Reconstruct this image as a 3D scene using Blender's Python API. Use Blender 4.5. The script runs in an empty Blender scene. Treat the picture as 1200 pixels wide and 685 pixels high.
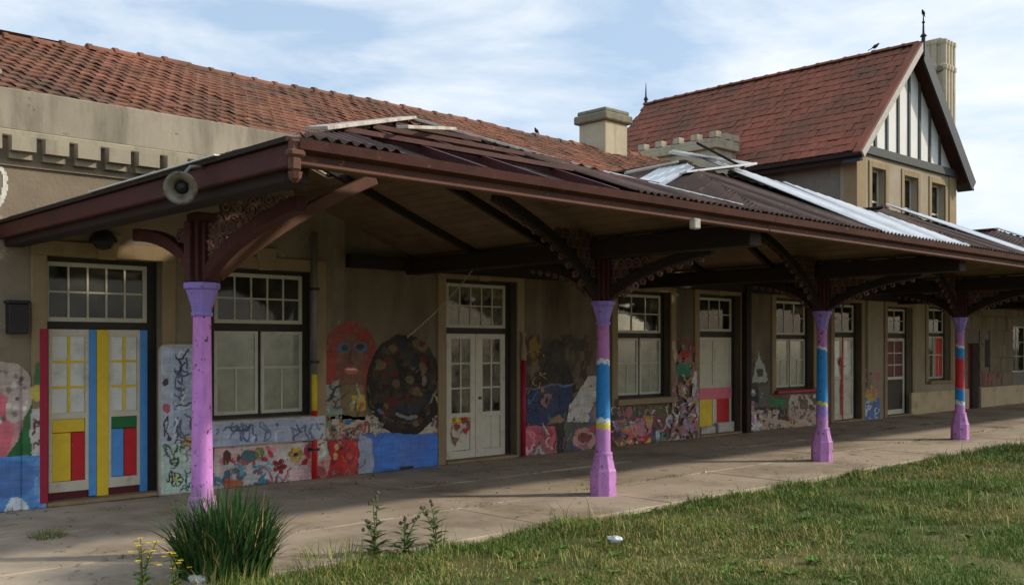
import bpy, bmesh, math, random
import numpy as np
from mathutils import Vector, Matrix
random.seed(7); np.random.seed(7)
R = math.radians
scene = bpy.context.scene
COL = scene.collection

# ------------------------------------------------------------------ camera, sky, sun, exposure
FPX = 1166.0; THETA = math.atan2(1237.0, FPX); EYE = 1.85
ST, CT = math.sin(THETA), math.cos(THETA)
cam_d = bpy.data.cameras.new('camera'); cam = bpy.data.objects.new('camera', cam_d); COL.objects.link(cam)
cam.location = (0, 0, EYE); cam.rotation_euler = (R(90), 0, THETA - R(90))
cam_d.sensor_width = 36; cam_d.lens = 36 * FPX / 1200; cam_d.shift_y = 61.5 / 1200
cam_d.clip_start = 0.1; cam_d.clip_end = 3000
scene.camera = cam
SUN_EL, SUN_AZ = R(27), math.atan2(0.78, -0.62)
sun_vec = Vector((math.sin(SUN_AZ) * math.cos(SUN_EL), math.cos(SUN_AZ) * math.cos(SUN_EL), math.sin(SUN_EL)))
sd = bpy.data.lights.new('sun', 'SUN'); sd.energy = 2.5; sd.angle = R(2.5); sd.color = (1, .90, .76)
so = bpy.data.objects.new('sun', sd); COL.objects.link(so); so.rotation_euler = (-sun_vec).to_track_quat('-Z', 'Y').to_euler()
so.location = (0, 0, 30)
scene.view_settings.view_transform = 'Standard'; scene.view_settings.look = 'None'
scene.view_settings.exposure = 0.27; scene.view_settings.gamma = 1
scene.view_settings.use_curve_mapping = False
world = bpy.data.worlds.new('World'); scene.world = world; world.use_nodes = True
wn, wl = world.node_tree.nodes, world.node_tree.links
wn.clear()
wo = wn.new('ShaderNodeOutputWorld'); bg = wn.new('ShaderNodeBackground'); bg.inputs[1].default_value = 0.165
sky = wn.new('ShaderNodeTexSky'); sky.sky_type = 'NISHITA'; sky.sun_disc = False
sky.sun_elevation = SUN_EL; sky.sun_rotation = SUN_AZ; sky.dust_density = 2.2; sky.ozone_density = 1.4; sky.air_density = 1.0
tc = wn.new('ShaderNodeTexCoord'); mp = wn.new('ShaderNodeMapping'); mp.inputs['Scale'].default_value = (1.6, 1.6, 5.5)
mp.inputs['Rotation'].default_value = (0.12, 0.1, 0.3); mp.inputs['Location'].default_value = (0.3, 0.1, 0.35)
nz = wn.new('ShaderNodeTexNoise'); nz.inputs['Scale'].default_value = 2.1; nz.inputs['Detail'].default_value = 9; nz.inputs['Roughness'].default_value = 0.56
nz.inputs['Distortion'].default_value = 0.35
cr = wn.new('ShaderNodeValToRGB'); cr.color_ramp.elements[0].position = .42; cr.color_ramp.elements[1].position = .70
cr.color_ramp.elements[0].color = (0.03, .03, .03, 1); cr.color_ramp.elements[1].color = (.95, .95, .95, 1)
mx = wn.new('ShaderNodeMixRGB'); mx.inputs[2].default_value = (5.2, 5.4, 5.6, 1)
wl.new(tc.outputs['Generated'], mp.inputs[0]); wl.new(mp.outputs[0], nz.inputs[0]); wl.new(nz.outputs[0], cr.inputs[0])
pale = wn.new('ShaderNodeMixRGB'); pale.inputs[0].default_value = .62; pale.inputs[2].default_value = (2.7, 3.6, 4.7, 1)   # thin high haze over the whole sky
wl.new(sky.outputs[0], pale.inputs[1]); wl.new(cr.outputs[0], mx.inputs[0]); wl.new(pale.outputs[0], mx.inputs[1]); wl.new(mx.outputs[0], bg.inputs[0]); wl.new(bg.outputs[0], wo.inputs[0])

# ------------------------------------------------------------------ measuring the photograph: pixel + known depth plane -> place
def PX(x, Y):
    u = (x - 600) / FPX
    return Y * (u * ST + CT) / (ST - u * CT)
def PZ(x, y, Y):
    X = PX(x, Y)
    return EYE + (404 - y) * (X * CT + Y * ST) / FPX
def to_px(X, Y, Z):
    r = X * ST - Y * CT; f = X * CT + Y * ST
    return 600 + FPX * r / f, 404 - FPX * (Z - EYE) / f

# ------------------------------------------------------------------ helpers
def lin(c):
    return tuple(((v / 255) / 12.92 if v / 255 <= .04045 else ((v / 255 + .055) / 1.055) ** 2.4) for v in c)
class MB:
    def __init__(s): s.v = []; s.f = []; s.c = None
    def quad(s, *p):
        b = len(s.v); s.v += [tuple(q) for q in p]; s.f.append(tuple(range(b, b + len(p))))
    def box(s, x0, y0, z0, x1, y1, z1):
        b = len(s.v)
        s.v += [(x0,y0,z0),(x1,y0,z0),(x1,y1,z0),(x0,y1,z0),(x0,y0,z1),(x1,y0,z1),(x1,y1,z1),(x0,y1,z1)]
        s.f += [tuple(b+i for i in q) for q in ((0,3,2,1),(4,5,6,7),(0,1,5,4),(1,2,6,5),(2,3,7,6),(3,0,4,7))]
        return s
    def beam(s, p0, p1, w, h, up=(0, 0, 1)):
        p0, p1 = Vector(p0), Vector(p1); d = (p1 - p0).normalized()
        a = d.cross(Vector(up)).normalized() * (w / 2); c = a.cross(d).normalized() * (h / 2)
        b = len(s.v)
        for p in (p0, p1):
            for q in (-a - c, a - c, a + c, -a + c): s.v.append(tuple(p + q))
        s.f += [tuple(b+i for i in q) for q in ((0,1,2,3),(7,6,5,4),(0,4,5,1),(1,5,6,2),(2,6,7,3),(3,7,4,0))]
        return s
    def sweep(s, pts, sect, closed=True):
        """pts: list of (point, xaxis, yaxis); sect: list of 2D"""
        b = len(s.v); n = len(sect)
        for p, ax, ay in pts:
            for q in sect: s.v.append(tuple(Vector(p) + Vector(ax) * q[0] + Vector(ay) * q[1]))
        for i in range(len(pts) - 1):
            for j in range(n if closed else n - 1):
                k = (j + 1) % n
                s.f.append((b+i*n+j, b+i*n+k, b+(i+1)*n+k, b+(i+1)*n+j))
        if closed:
            s.f.append(tuple(b + j for j in reversed(range(n)))); s.f.append(tuple(b + (len(pts)-1)*n + j for j in range(n)))
        return s
    def tube(s, pts, r, n=8):
        pts = [Vector(p) for p in pts]; rr = r if isinstance(r, (list, tuple)) else [r] * len(pts)
        b = len(s.v); ref = None
        for i, p in enumerate(pts):
            d = (pts[min(i+1, len(pts)-1)] - pts[max(i-1, 0)]).normalized()
            if ref is None: ref = Vector((0,0,1)) if abs(d.z) < .9 else Vector((1,0,0))
            a = d.cross(ref).normalized(); c = d.cross(a).normalized(); ref = -c if False else ref
            for k in range(n):
                t = 2 * math.pi * k / n
                s.v.append(tuple(p + a * (math.cos(t) * rr[i]) + c * (math.sin(t) * rr[i])))
        for i in range(len(pts) - 1):
            for k in range(n):
                m = (k + 1) % n
                s.f.append((b+i*n+k, b+i*n+m, b+(i+1)*n+m, b+(i+1)*n+k))
        s.f.append(tuple(b + k for k in reversed(range(n)))); s.f.append(tuple(b + (len(pts)-1)*n + k for k in range(n)))
        return s
    def lathe(s, prof, n=16, c=(0,0,0), ax=(1,0,0), ay=(0,1,0), az=(0,0,1), rot=0, cap=True):
        b = len(s.v); c, ax, ay, az = Vector(c), Vector(ax), Vector(ay), Vector(az)
        for r, z in prof:
            for k in range(n):
                t = 2 * math.pi * k / n + rot
                s.v.append(tuple(c + ax * (r * math.cos(t)) + ay * (r * math.sin(t)) + az * z))
        for i in range(len(prof) - 1):
            for k in range(n):
                m = (k + 1) % n
                s.f.append((b+i*n+k, b+i*n+m, b+(i+1)*n+m, b+(i+1)*n+k))
        if cap:
            s.f.append(tuple(b + k for k in reversed(range(n)))); s.f.append(tuple(b + (len(prof)-1)*n + k for k in range(n)))
        return s
    def ring(s, c, a, h, nrm, ro, ri, t, n=14):
        """flat annulus of thickness t, centre c, in-plane axes a,h"""
        b = len(s.v); c, a, h, nrm = Vector(c), Vector(a), Vector(h), Vector(nrm)
        for k in range(n):
            q = 2 * math.pi * k / n; d = a * math.cos(q) + h * math.sin(q)
            s.v += [tuple(c + d*ro - nrm*t/2), tuple(c + d*ri - nrm*t/2), tuple(c + d*ri + nrm*t/2), tuple(c + d*ro + nrm*t/2)]
        for k in range(n):
            m = (k + 1) % n
            for j in range(4):
                l = (j + 1) % 4
                s.f.append((b+4*k+j, b+4*k+l, b+4*m+l, b+4*m+j))
        return s
    def mesh(s, name, smooth=False):
        m = bpy.data.meshes.new(name); m.from_pydata(s.v, [], s.f); m.update()
        if smooth: m.polygons.foreach_set('use_smooth', [True] * len(m.polygons))
        return m
    def build(s, name, mat, parent=None, smooth=False, bevel=0, label=None):
        m = s.mesh(name, smooth); bm = bmesh.new(); bm.from_mesh(m); bmesh.ops.recalc_face_normals(bm, faces=bm.faces); bm.to_mesh(m); bm.free()
        if mat: m.materials.append(mat)
        o = bpy.data.objects.new(name, m); COL.objects.link(o)
        if parent is not None: attach(o, parent)
        if bevel:
            b = o.modifiers.new('bevel', 'BEVEL'); b.width = bevel; b.segments = 1; b.limit_method = 'ANGLE'; b.angle_limit = R(40)
        if label: o['label'] = label
        return o
def world_loc(o):
    v = Vector(o.location)
    while o.parent: o = o.parent; v += Vector(o.location)
    return v
def attach(o, parent):     # all parents here are unrotated, so subtracting the place is enough
    o.parent = parent; o.location = Vector(o.location) - world_loc(parent)
def thing(name, label, cat, loc=(0,0,0), group=None):
    o = bpy.data.objects.new(name, None); COL.objects.link(o); o.location = loc; o.empty_display_size = .2
    o['label'] = label; o['category'] = cat
    if group: o['group'] = group
    return o
def tag(o, label, cat, group=None):
    o['label'] = label; o['category'] = cat
    if group: o['group'] = group
    return o
def grid_mesh(name, V, quads=None, tris=None, colors=None, uvs=None):
    m = bpy.data.meshes.new(name); V = np.asarray(V, dtype=np.float32)
    nq = 0 if quads is None else len(quads); nt = 0 if tris is None else len(tris)
    loops = []
    if nq: loops.append(np.asarray(quads).ravel())
    if nt: loops.append(np.asarray(tris).ravel())
    loops = np.concatenate(loops).astype(np.int32)
    starts = np.concatenate([np.arange(nq) * 4, nq * 4 + np.arange(nt) * 3]).astype(np.int32)
    m.vertices.add(len(V)); m.vertices.foreach_set('co', V.ravel())
    m.loops.add(len(loops)); m.loops.foreach_set('vertex_index', loops)
    m.polygons.add(nq + nt); m.polygons.foreach_set('loop_start', starts)
    m.update(calc_edges=True); m.validate()
    if colors is not None:
        a = m.color_attributes.new('Col', 'FLOAT_COLOR', 'POINT')
        c4 = np.ones((len(V), 4), np.float32); c4[:, :3] = colors; a.data.foreach_set('color', c4.ravel())
    return m
# --- value noise in numpy
_perm = np.random.RandomState(3).rand(512, 512)
def vnoise(x, y):
    x = np.asarray(x, float); y = np.asarray(y, float)
    xi = np.floor(x).astype(int); yi = np.floor(y).astype(int); fx = x - xi; fy = y - yi
    fx = fx*fx*(3-2*fx); fy = fy*fy*(3-2*fy)
    g = lambda a, b: _perm[a % 512, b % 512]
    return (g(xi,yi)*(1-fx)+g(xi+1,yi)*fx)*(1-fy) + (g(xi,yi+1)*(1-fx)+g(xi+1,yi+1)*fx)*fy
def fbm(x, y, o=4):
    s = 0; a = .5; t = 0
    for i in range(o): s = s + a * vnoise(x*2**i + 17*i, y*2**i + 5*i); t += a; a *= .5
    return s / t

# ------------------------------------------------------------------ materials
def newmat(name):
    m = bpy.data.materials.new(name); m.use_nodes = True
    n, l = m.node_tree.nodes, m.node_tree.links
    return m, n, l, n['Principled BSDF']
def noise_node(n, l, coord, scale, detail=6, rough=.6, stretch=None):
    t = n.new('ShaderNodeTexNoise'); t.inputs['Scale'].default_value = scale; t.inputs['Detail'].default_value = detail; t.inputs['Roughness'].default_value = rough
    if stretch:
        mpn = n.new('ShaderNodeMapping'); mpn.inputs['Scale'].default_value = stretch; l.new(coord, mpn.inputs[0]); l.new(mpn.outputs[0], t.inputs[0])
    else: l.new(coord, t.inputs[0])
    return t
def ramp(n, l, src, p0, p1, c0=(0,0,0), c1=(1,1,1)):
    r = n.new('ShaderNodeValToRGB'); e = r.color_ramp.elements
    e[0].position = p0; e[1].position = p1; e[0].color = (*c0, 1); e[1].color = (*c1, 1); l.new(src, r.inputs[0]); return r
def mixc(n, l, fac, a, b, mode='MIX'):
    m = n.new('ShaderNodeMixRGB'); m.blend_type = mode
    for i, v in ((0, fac), (1, a), (2, b)):
        if isinstance(v, (int, float)): m.inputs[i].default_value = v
        elif isinstance(v, tuple): m.inputs[i].default_value = (*v, 1)
        else: l.new(v, m.inputs[i])
    return m.outputs[0]
def surf(name, c, var=.25, scale=3, rough=.85, bump=.3, bscale=40, dirt=None, dirt_amt=(.5, .75), dirt_scale=1.2, streak=False, chip=None, chip_amt=(.62, .66), chip_scale=14, island=0, spec=.3, attr=False, metallic=0):
    m, n, l, p = newmat(name)
    geo = n.new('ShaderNodeNewGeometry'); co = geo.outputs['Position']
    if attr:
        at = n.new('ShaderNodeAttribute'); at.attribute_name = 'Col'; base = at.outputs['Color']
    else:
        rgb = n.new('ShaderNodeRGB'); rgb.outputs[0].default_value = (*c, 1); base = rgb.outputs[0]
    nz = noise_node(n, l, co, scale, 8, .65)
    r = ramp(n, l, nz.outputs[0], .25, .75, (1-var,)*3, (1+var,)*3)
    colr = mixc(n, l, 1.0, base, r.outputs[0], 'MULTIPLY')
    if island:
        oi = n.new('ShaderNodeObjectInfo'); ad = n.new('ShaderNodeMath'); ad.operation = 'ADD'
        l.new(geo.outputs['Random Per Island'], ad.inputs[0]); l.new(oi.outputs['Random'], ad.inputs[1])
        fr = n.new('ShaderNodeMath'); fr.operation = 'FRACT'; l.new(ad.outputs[0], fr.inputs[0])
        rr = ramp(n, l, fr.outputs[0], 0, 1, (1-island,)*3, (1+island,)*3)
        colr = mixc(n, l, 1.0, colr, rr.outputs[0], 'MULTIPLY')
    if dirt:
        dn = noise_node(n, l, co, dirt_scale, 8, .68, (1, 1, .18) if streak else None)
        dr = ramp(n, l, dn.outputs[0], dirt_amt[0], dirt_amt[1])
        colr = mixc(n, l, dr.outputs[0], colr, dirt)
    if chip:
        cn = noise_node(n, l, co, chip_scale, 6, .7)
        cr_ = ramp(n, l, cn.outputs[0], chip_amt[0], chip_amt[1])
        colr = mixc(n, l, cr_.outputs[0], colr, chip)
    l.new(colr, p.inputs['Base Color']); p.inputs['Roughness'].default_value = rough; p.inputs['Specular IOR Level'].default_value = spec
    p.inputs['Metallic'].default_value = metallic
    if bump:
        bn = noise_node(n, l, co, bscale, 6, .7); b = n.new('ShaderNodeBump'); b.inputs['Strength'].default_value = bump; b.inputs['Distance'].default_value = .01
        l.new(bn.outputs[0], b.inputs['Height']); l.new(b.outputs[0], p.inputs['Normal'])
    return m
L = lin
M = {}
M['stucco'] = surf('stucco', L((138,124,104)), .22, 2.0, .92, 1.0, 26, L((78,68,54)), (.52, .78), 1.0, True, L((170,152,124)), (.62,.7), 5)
M['stucco_dark'] = surf('shaded_sooty_stucco', L((120,106,88)), .22, 2.0, .92, .6, 45, L((58,48,38)), (.46, .74), .9, True, L((128,110,86)), (.64,.72), 5)  # soot stains, plus the canopy's shade put into a darker base colour
M['stucco_grey'] = surf('stucco_grey', L((124,118,108)), .2, 2.0, .92, .6, 45, L((80,74,66)), (.5, .8), .9, True)
M['parapet'] = surf('parapet_plaster', L((158,149,130)), .16, 1.3, .9, .4, 30, L((104,96,80)), (.46, .72), 1.6, True, L((92,84,70)), (.64,.7), 5)
M['frieze'] = surf('frieze_plaster', L((162,152,130)), .16, 2, .9, .4, 30, L((100,92,78)), (.48,.76), 2.2, True)
M['wing_stone'] = surf('wing_stone', L((126,114,94)), .2, 2.4, .92, .5, 40, L((84,76,62)), (.46,.74), 1.3, True, island=.10)
M['trim'] = surf('stone_trim', L((150,130,100)), .15, 3, .9, .3, 40, L((110,92,70)), (.55, .8), 1.8, True)
M['tower_stucco'] = surf('tower_stucco', L((158,147,126)), .14, 2, .92, .4, 45, L((128,108,80)), (.5,.8), 1.2, True)
M['chimney'] = surf('chimney_render', L((186,174,148)), .15, 2.4, .92, .4, 40, L((118,108,90)), (.5,.75), 1.4, True)
M['chimney_cap'] = surf('chimney_cap', L((132,126,108)), .2, 3, .95, .5, 40, L((90,86,62)), (.5,.7), 2.4)
M['tile'] = surf('roof_tile', L((146,96,74)), .22, 5, .9, .5, 60, L((92,74,58)), (.38, .68), .8, False, L((172,128,102)), (.62,.70), 5, island=.17)
M['tile_tower'] = surf('tower_roof_tile', L((150,88,68)), .2, 4, .88, .4, 60, L((104,78,60)), (.40,.70), .6, False, L((156,108,92)), (.64,.72), 5, island=.10)
M['deck'] = surf('roof_deck', L((70,44,34)), .2, 4, .95, .2)
M['redwood'] = surf('oxblood_timber', L((74,34,33)), .22, 6, .6, .25, 50, L((44,26,24)), (.5,.8), 2, False, L((128,84,70)), (.64,.68), 10)
M['fretwork'] = surf('fretwork_paint', L((104,76,68)), .25, 8, .7, .3, 50, L((160,142,128)), (.55,.75), 5)
M['brace'] = surf('bare_timber', L((100,66,50)), .2, 8, .7, .3, 50, L((90,50,38)), (.5,.75), 3)
M['fascia'] = surf('fascia_paint', L((84,50,42)), .22, 5, .7, .3, 50, L((56,34,30)), (.5,.75), 2.2, False, L((128,96,80)), (.63,.69), 9)
M['ceiling'] = surf('ceiling_board', L((112,92,72)), .2, 3, .8, .2, 40, L((88,66,50)), (.5,.75), 1.4, island=.12)
M['darkwood'] = surf('dark_timber', L((44,31,27)), .25, 5, .75, .25, 50, L((34,26,24)), (.5,.8), 2)
M['rust'] = surf('rusty_iron', L((86,66,56)), .25, 4, .75, .25, 50, L((62,50,44)), (.45,.7), 1.6, False, L((128,104,90)), (.58,.68), 5, island=.22)
M['zinc'] = surf('pale_zinc', L((224,224,222)), .1, 3, .45, .1, 50, L((150,144,136)), (.55,.8), 2, metallic=.15, spec=.5)
M['whiteboard'] = surf('weathered_white_board', L((190,182,170)), .15, 6, .8, .2, 50, L((120,104,90)), (.5,.75), 4)
M['frame'] = surf('window_paint', L((196,190,172)), .12, 8, .6, .2, 60, L((138,128,108)), (.55,.8), 4, False, L((108,92,72)), (.66,.69), 16)
M['frame_dark'] = surf('dark_window_paint', L((52,46,40)), .25, 8, .6, .2, 60)
M['shutter'] = surf('shutter_paint', L((204,198,176)), .1, 4, .65, .15, 50, L((150,142,118)), (.55,.82), 3)
M['doorwhite'] = surf('door_paint', L((206,198,178)), .1, 5, .6, .2, 50, L((148,134,110)), (.55,.8), 3, False, L((120,100,78)), (.66,.69), 14)
def paint(nm, c, **k): return surf(nm, L(c), .14, 6, .55, .2, 60, L(tuple(v*.55 for v in c)), (.58,.85), 3, False, L((182,172,152)), (.69,.72), 16, **k)
M['p_yellow'] = paint('yellow_paint', (226,192,52)); M['p_blue'] = paint('sky_blue_paint', (84,150,214)); M['p_red'] = paint('red_paint', (196,36,44))
M['p_green'] = paint('green_paint', (34,112,58)); M['p_maroon'] = paint('maroon_paint', (92,26,34)); M['p_pink'] = paint('pink_paint', (216,110,128)); M['p_crimson'] = paint('crimson_paint', (160,34,60))
M['art'] = surf('mural_paint', (1,1,1), .12, 9, .75, .15, 60, attr=True, chip=L((128,112,92)), chip_amt=(.68,.72), chip_scale=11)
M['colpaint'] = surf('column_paint', (1,1,1), .14, 7, .55, .3, 70, attr=True, dirt=L((126,92,122)), dirt_amt=(.52,.86), dirt_scale=4, streak=True, chip=L((86,62,70)), chip_amt=(.60,.63), chip_scale=15, spec=.3)
M['concrete'] = surf('platform_concrete', L((190,174,152)), .16, 1.5, .95, .6, 55, L((138,122,102)), (.46,.72), .7, False, L((98,88,74)), (.60,.70), 3.2, island=.05)
def add_cracks(m):
    n, l = m.node_tree.nodes, m.node_tree.links; p = n['Principled BSDF']; src = p.inputs['Base Color'].links[0].from_socket
    geo = n.new('ShaderNodeNewGeometry'); nz2 = noise_node(n, l, geo.outputs['Position'], 1.4, 5); ad = n.new('ShaderNodeMixRGB'); ad.blend_type = 'ADD'; ad.inputs[0].default_value = .8
    l.new(geo.outputs['Position'], ad.inputs[1]); l.new(nz2.outputs['Color'], ad.inputs[2]); v = n.new('ShaderNodeTexVoronoi'); v.feature = 'DISTANCE_TO_EDGE'; v.inputs['Scale'].default_value = .55; l.new(ad.outputs[0], v.inputs['Vector'])
    r = ramp(n, l, v.outputs['Distance'], .003, .009, (.6,.6,.6), (0,0,0)); msk = noise_node(n, l, geo.outputs['Position'], .7, 2); mr = ramp(n, l, msk.outputs[0], .52, .62)
    mu = n.new('ShaderNodeMath'); mu.operation = 'MULTIPLY'; l.new(r.outputs[0], mu.inputs[0]); l.new(mr.outputs[0], mu.inputs[1])
    l.new(mixc(n, l, mu.outputs[0], src, L((58,50,40))), p.inputs['Base Color'])
add_cracks(M['concrete'])
M['joint'] = surf('joint_soil', L((78,68,50)), .3, 6, 1, .5)
M['earth'] = surf('earth', L((92,94,48)), .35, 2.0, 1, .6, 30, L((122,108,70)), (.5,.72), .6)
M['leaf'] = surf('blades', (1,1,1), .1, 3, .6, 0, attr=True, spec=.25)
M['metal'] = surf('grey_metal', L((128,124,118)), .2, 6, .5, .15, 50, L((90,74,60)), (.55,.75), 5, metallic=.3)
M['lampshade'] = surf('enamel', L((132,124,108)), .15, 9, .4, .1, 50, L((84,64,46)), (.45,.65), 12, spec=.5)  # brown blotches put the dish's dull reflection into its colour
M['darkmetal'] = surf('dark_metal', L((44,42,42)), .2, 6, .5, .1, 50)
M['timber_white'] = surf('gable_panel', L((226,224,220)), .06, 3, .8, .1, 40, L((188,182,174)), (.55,.8), 2, True)
M['timber_grey'] = surf('gable_timber', L((76,80,78)), .15, 5, .75, .2, 40)
M['barge_dark'] = surf('dark_bargeboard', L((42,52,58)), .15, 5, .6, .2, 40)
M['barge_pale'] = surf('pale_bargeboard', L((178,170,160)), .12, 5, .7, .2, 40, L((130,122,112)), (.55,.8), 3)
M['litter'] = surf('white_plastic', L((226,228,228)), .04, 8, .4, 0)
M['bird'] = surf('dark_feathers', L((46,44,46)), .2, 20, .6, .1, 90)
M['bone'] = surf('base_plaster', L((196,176,140)), .12, 2, .9, .3, 40, L((140,122,94)), (.5,.75), 1.6)
M['interior'] = surf('interior_plaster', L((120,112,100)), .1, 2, .95, 0)
M['rope'] = surf('pale_rope', L((176,166,146)), .15, 20, .9, 0)
# --- glass: clear thin pane, mirror by Fresnel
def glass(name, dirt_amt, tint=(.86,.9,.88)):
    m, n, l, p = newmat(name); n.remove(p); out = n['Material Output']
    tr = n.new('ShaderNodeBsdfTransparent'); tr.inputs[0].default_value = (*tint, 1)
    gl = n.new('ShaderNodeBsdfGlossy'); gl.inputs['Roughness'].default_value = .03
    df = n.new('ShaderNodeBsdfDiffuse'); df.inputs[0].default_value = (*L((170,160,140)), 1)
    fr = n.new('ShaderNodeFresnel'); fr.inputs[0].default_value = 1.28
    geo = n.new('ShaderNodeNewGeometry')
    nz_ = noise_node(n, l, geo.outputs['Position'], 5, 4); bm_ = n.new('ShaderNodeBump'); bm_.inputs['Strength'].default_value = .03; bm_.inputs['Distance'].default_value = .02
    l.new(nz_.outputs[0], bm_.inputs['Height']); l.new(bm_.outputs[0], gl.inputs['Normal'])
    dn = noise_node(n, l, geo.outputs['Position'], 3, 6); dr = ramp(n, l, dn.outputs[0], .35, .8, (0,0,0), (dirt_amt,)*3)
    a = n.new('ShaderNodeMixShader'); b = n.new('ShaderNodeMixShader')
    l.new(dr.outputs[0], a.inputs[0]); l.new(tr.outputs[0], a.inputs[1]); l.new(df.outputs[0], a.inputs[2])
    l.new(fr.outputs[0], b.inputs[0]); l.new(a.outputs[0], b.inputs[1]); l.new(gl.outputs[0], b.inputs[2]); l.new(b.outputs[0], out.inputs[0])
    return m
M['glass'] = glass('window_glass', .22); M['glass_bright'] = glass('sky_bright_glass', .95, (.8,.8,.78))  # second one: sky brightness put in as a pale diffuse film
# frosted white-washed pane
M['glass_cream'] = surf('cream_washed_pane', L((160,160,140)), .16, 4, .14, 0, 40, L((112,110,92)), (.42,.8), 2.5, spec=.6)
M['glass_white'] = surf('whitewashed_pane', L((214,216,208)), .08, 5, .25, 0, 40, L((160,160,148)), (.5,.8), 3, spec=.5)

# ------------------------------------------------------------------ ground, platform
YF, YD = 11.9, 12.03          # facade plane, door/window plane
YG = 7.22                     # platform edge
def ground():
    xs = np.concatenate([np.linspace(-400, -12, 20), np.linspace(-10, 34, 90), np.linspace(40, 500, 20)])
    ys = np.concatenate([np.linspace(-400, -4, 18), np.linspace(-2, 9, 56), np.linspace(12, 500, 20)])
    Xg, Yg = np.meshgrid(xs, ys); near = np.clip((7.6 - Yg) / .6, 0, 1) * (np.abs(Xg - 12) < 22)
    Z = -.09 + near * (.05 * fbm(Xg * .9, Yg * .9) + .02)
    V = np.stack([Xg.ravel(), Yg.ravel(), Z.ravel()], 1); nx, ny = len(xs), len(ys)
    i, j = np.meshgrid(np.arange(nx-1), np.arange(ny-1)); a = (j*nx+i).ravel()
    m = grid_mesh('ground', V, np.stack([a, a+1, a+nx+1, a+nx], 1)); m.materials.append(M['earth'])
    o = bpy.data.objects.new('ground', m); COL.objects.link(o); o['kind'] = 'structure'
ground()
pb = MB(); pb.box(-14, YG + .03, -.5, 46, 11.95, -.028)
platform = pb.build('platform', M['joint']); platform['kind'] = 'structure'
xs_ = [-14, -9, -5, -2]; 
while xs_[-1] < 44: xs_.append(xs_[-1] + random.choice([2.64, 3.2, 2.1]))
for r_, (ya, yb_) in enumerate(((YG, 8.62), (8.62, 10.25), (10.25, 11.9))):
    off = random.random()
    for a, b in zip(xs_[:-1], xs_[1:]):
        g = .008; m = MB(); z = [random.uniform(-.007, .003) for _ in range(4)]
        x0, x1, y0, y1 = a + g + off, b - g + off, ya + g, yb_ - g
        top = [(x0,y0,z[0]),(x1,y0,z[1]),(x1,y1,z[2]),(x0,y1,z[3])]
        bot = [(p[0],p[1],-.2 if r_ == 0 else -.04) for p in top]
        m.v = bot + top; m.f = [(0,3,2,1),(4,5,6,7),(0,1,5,4),(1,2,6,5),(2,3,7,6),(3,0,4,7)]
        m.build('paving_slab', M['concrete'], platform, bevel=.008)

# ------------------------------------------------------------------ the low station range
bld = thing('station_building', 'long low rendered station building with murals, painted doors and sagging tiled roof', 'station building', (8, YF, 0))
openings = []          # (x0,x1,z0,z1) in the facade
SURR = MB()
def rect_frame(mb, x0, x1, z0, z1, y0, y1, w, wz=None):
    wz = wz or w
    mb.box(x0, y0, z0, x0+w, y1, z1); mb.box(x1-w, y0, z0, x1, y1, z1)
    mb.box(x0+w, y0, z0, x1-w, y1, z0+wz); mb.box(x0+w, y0, z1-wz, x1-w, y1, z1)
def glazed(mb, x0, x1, z0, z1, y, nx, nz_, fw=.05, mw=.022, dy=.035):
    """frame plus glazing bars; returns the pane rectangles"""
    rect_frame(mb, x0, x1, z0, z1, y, y + dy, fw)
    ix0, ix1, iz0, iz1 = x0+fw, x1-fw, z0+fw, z1-fw; px_, pz_ = (ix1-ix0)/nx, (iz1-iz0)/nz_
    for i in range(1, nx): mb.box(ix0+i*px_-mw/2, y+.004, iz0, ix0+i*px_+mw/2, y+dy-.004, iz1)
    for j in range(1, nz_): mb.box(ix0, y+.007, iz0+j*pz_-mw/2, ix1, y+dy-.007, iz0+j*pz_+mw/2)
    return [(ix0+i*px_+(mw/2 if i else 0), ix0+(i+1)*px_-(mw/2 if i<nx-1 else 0), iz0+j*pz_+(mw/2 if j else 0), iz0+(j+1)*pz_-(mw/2 if j<nz_-1 else 0)) for j in range(nz_) for i in range(nx)]
def pane(r, y, mat, parent, skip=0):
    if random.random() < skip: return
    m = MB(); m.box(r[0], y, r[2], r[1], y+.004, r[3])
    m.build('pane', mat, parent)
def surround(parent, x0, x1, z0, z1, w=.2, proud=.035, key=True):
    m = MB(); y0 = YF - proud
    m.box(x0-w, y0, z0, x0, YF+.02, z1); m.box(x1, y0, z0, x1+w, YF+.02, z1); m.box(x0-w, y0, z1, x1+w, YF+.02, z1+w)
    if key:
        xm = (x0+x1)/2; m.v_ = None
        b = len(m.v); k = [(xm-.10,z1-.015),(xm+.10,z1-.015),(xm+.16,z1+w+.12),(xm-.16,z1+w+.12)]
        m.v += [(a, y0-.03, c) for a, c in k] + [(a, YF, c) for a, c in k]
        m.f += [tuple(b+i for i in q) for q in ((0,1,2,3),(4,7,6,5),(0,4,5,1),(1,5,6,2),(2,6,7,3),(3,7,4,0))]
    m.build('stone_surround', M['trim'], parent, bevel=.008)
def dims(xl, xr, *ys, Y=YD):
    xm = (xl + xr) / 2
    return [PX(xl, Y), PX(xr, Y)] + [PZ(xm, y, Y) for y in ys]
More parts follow.
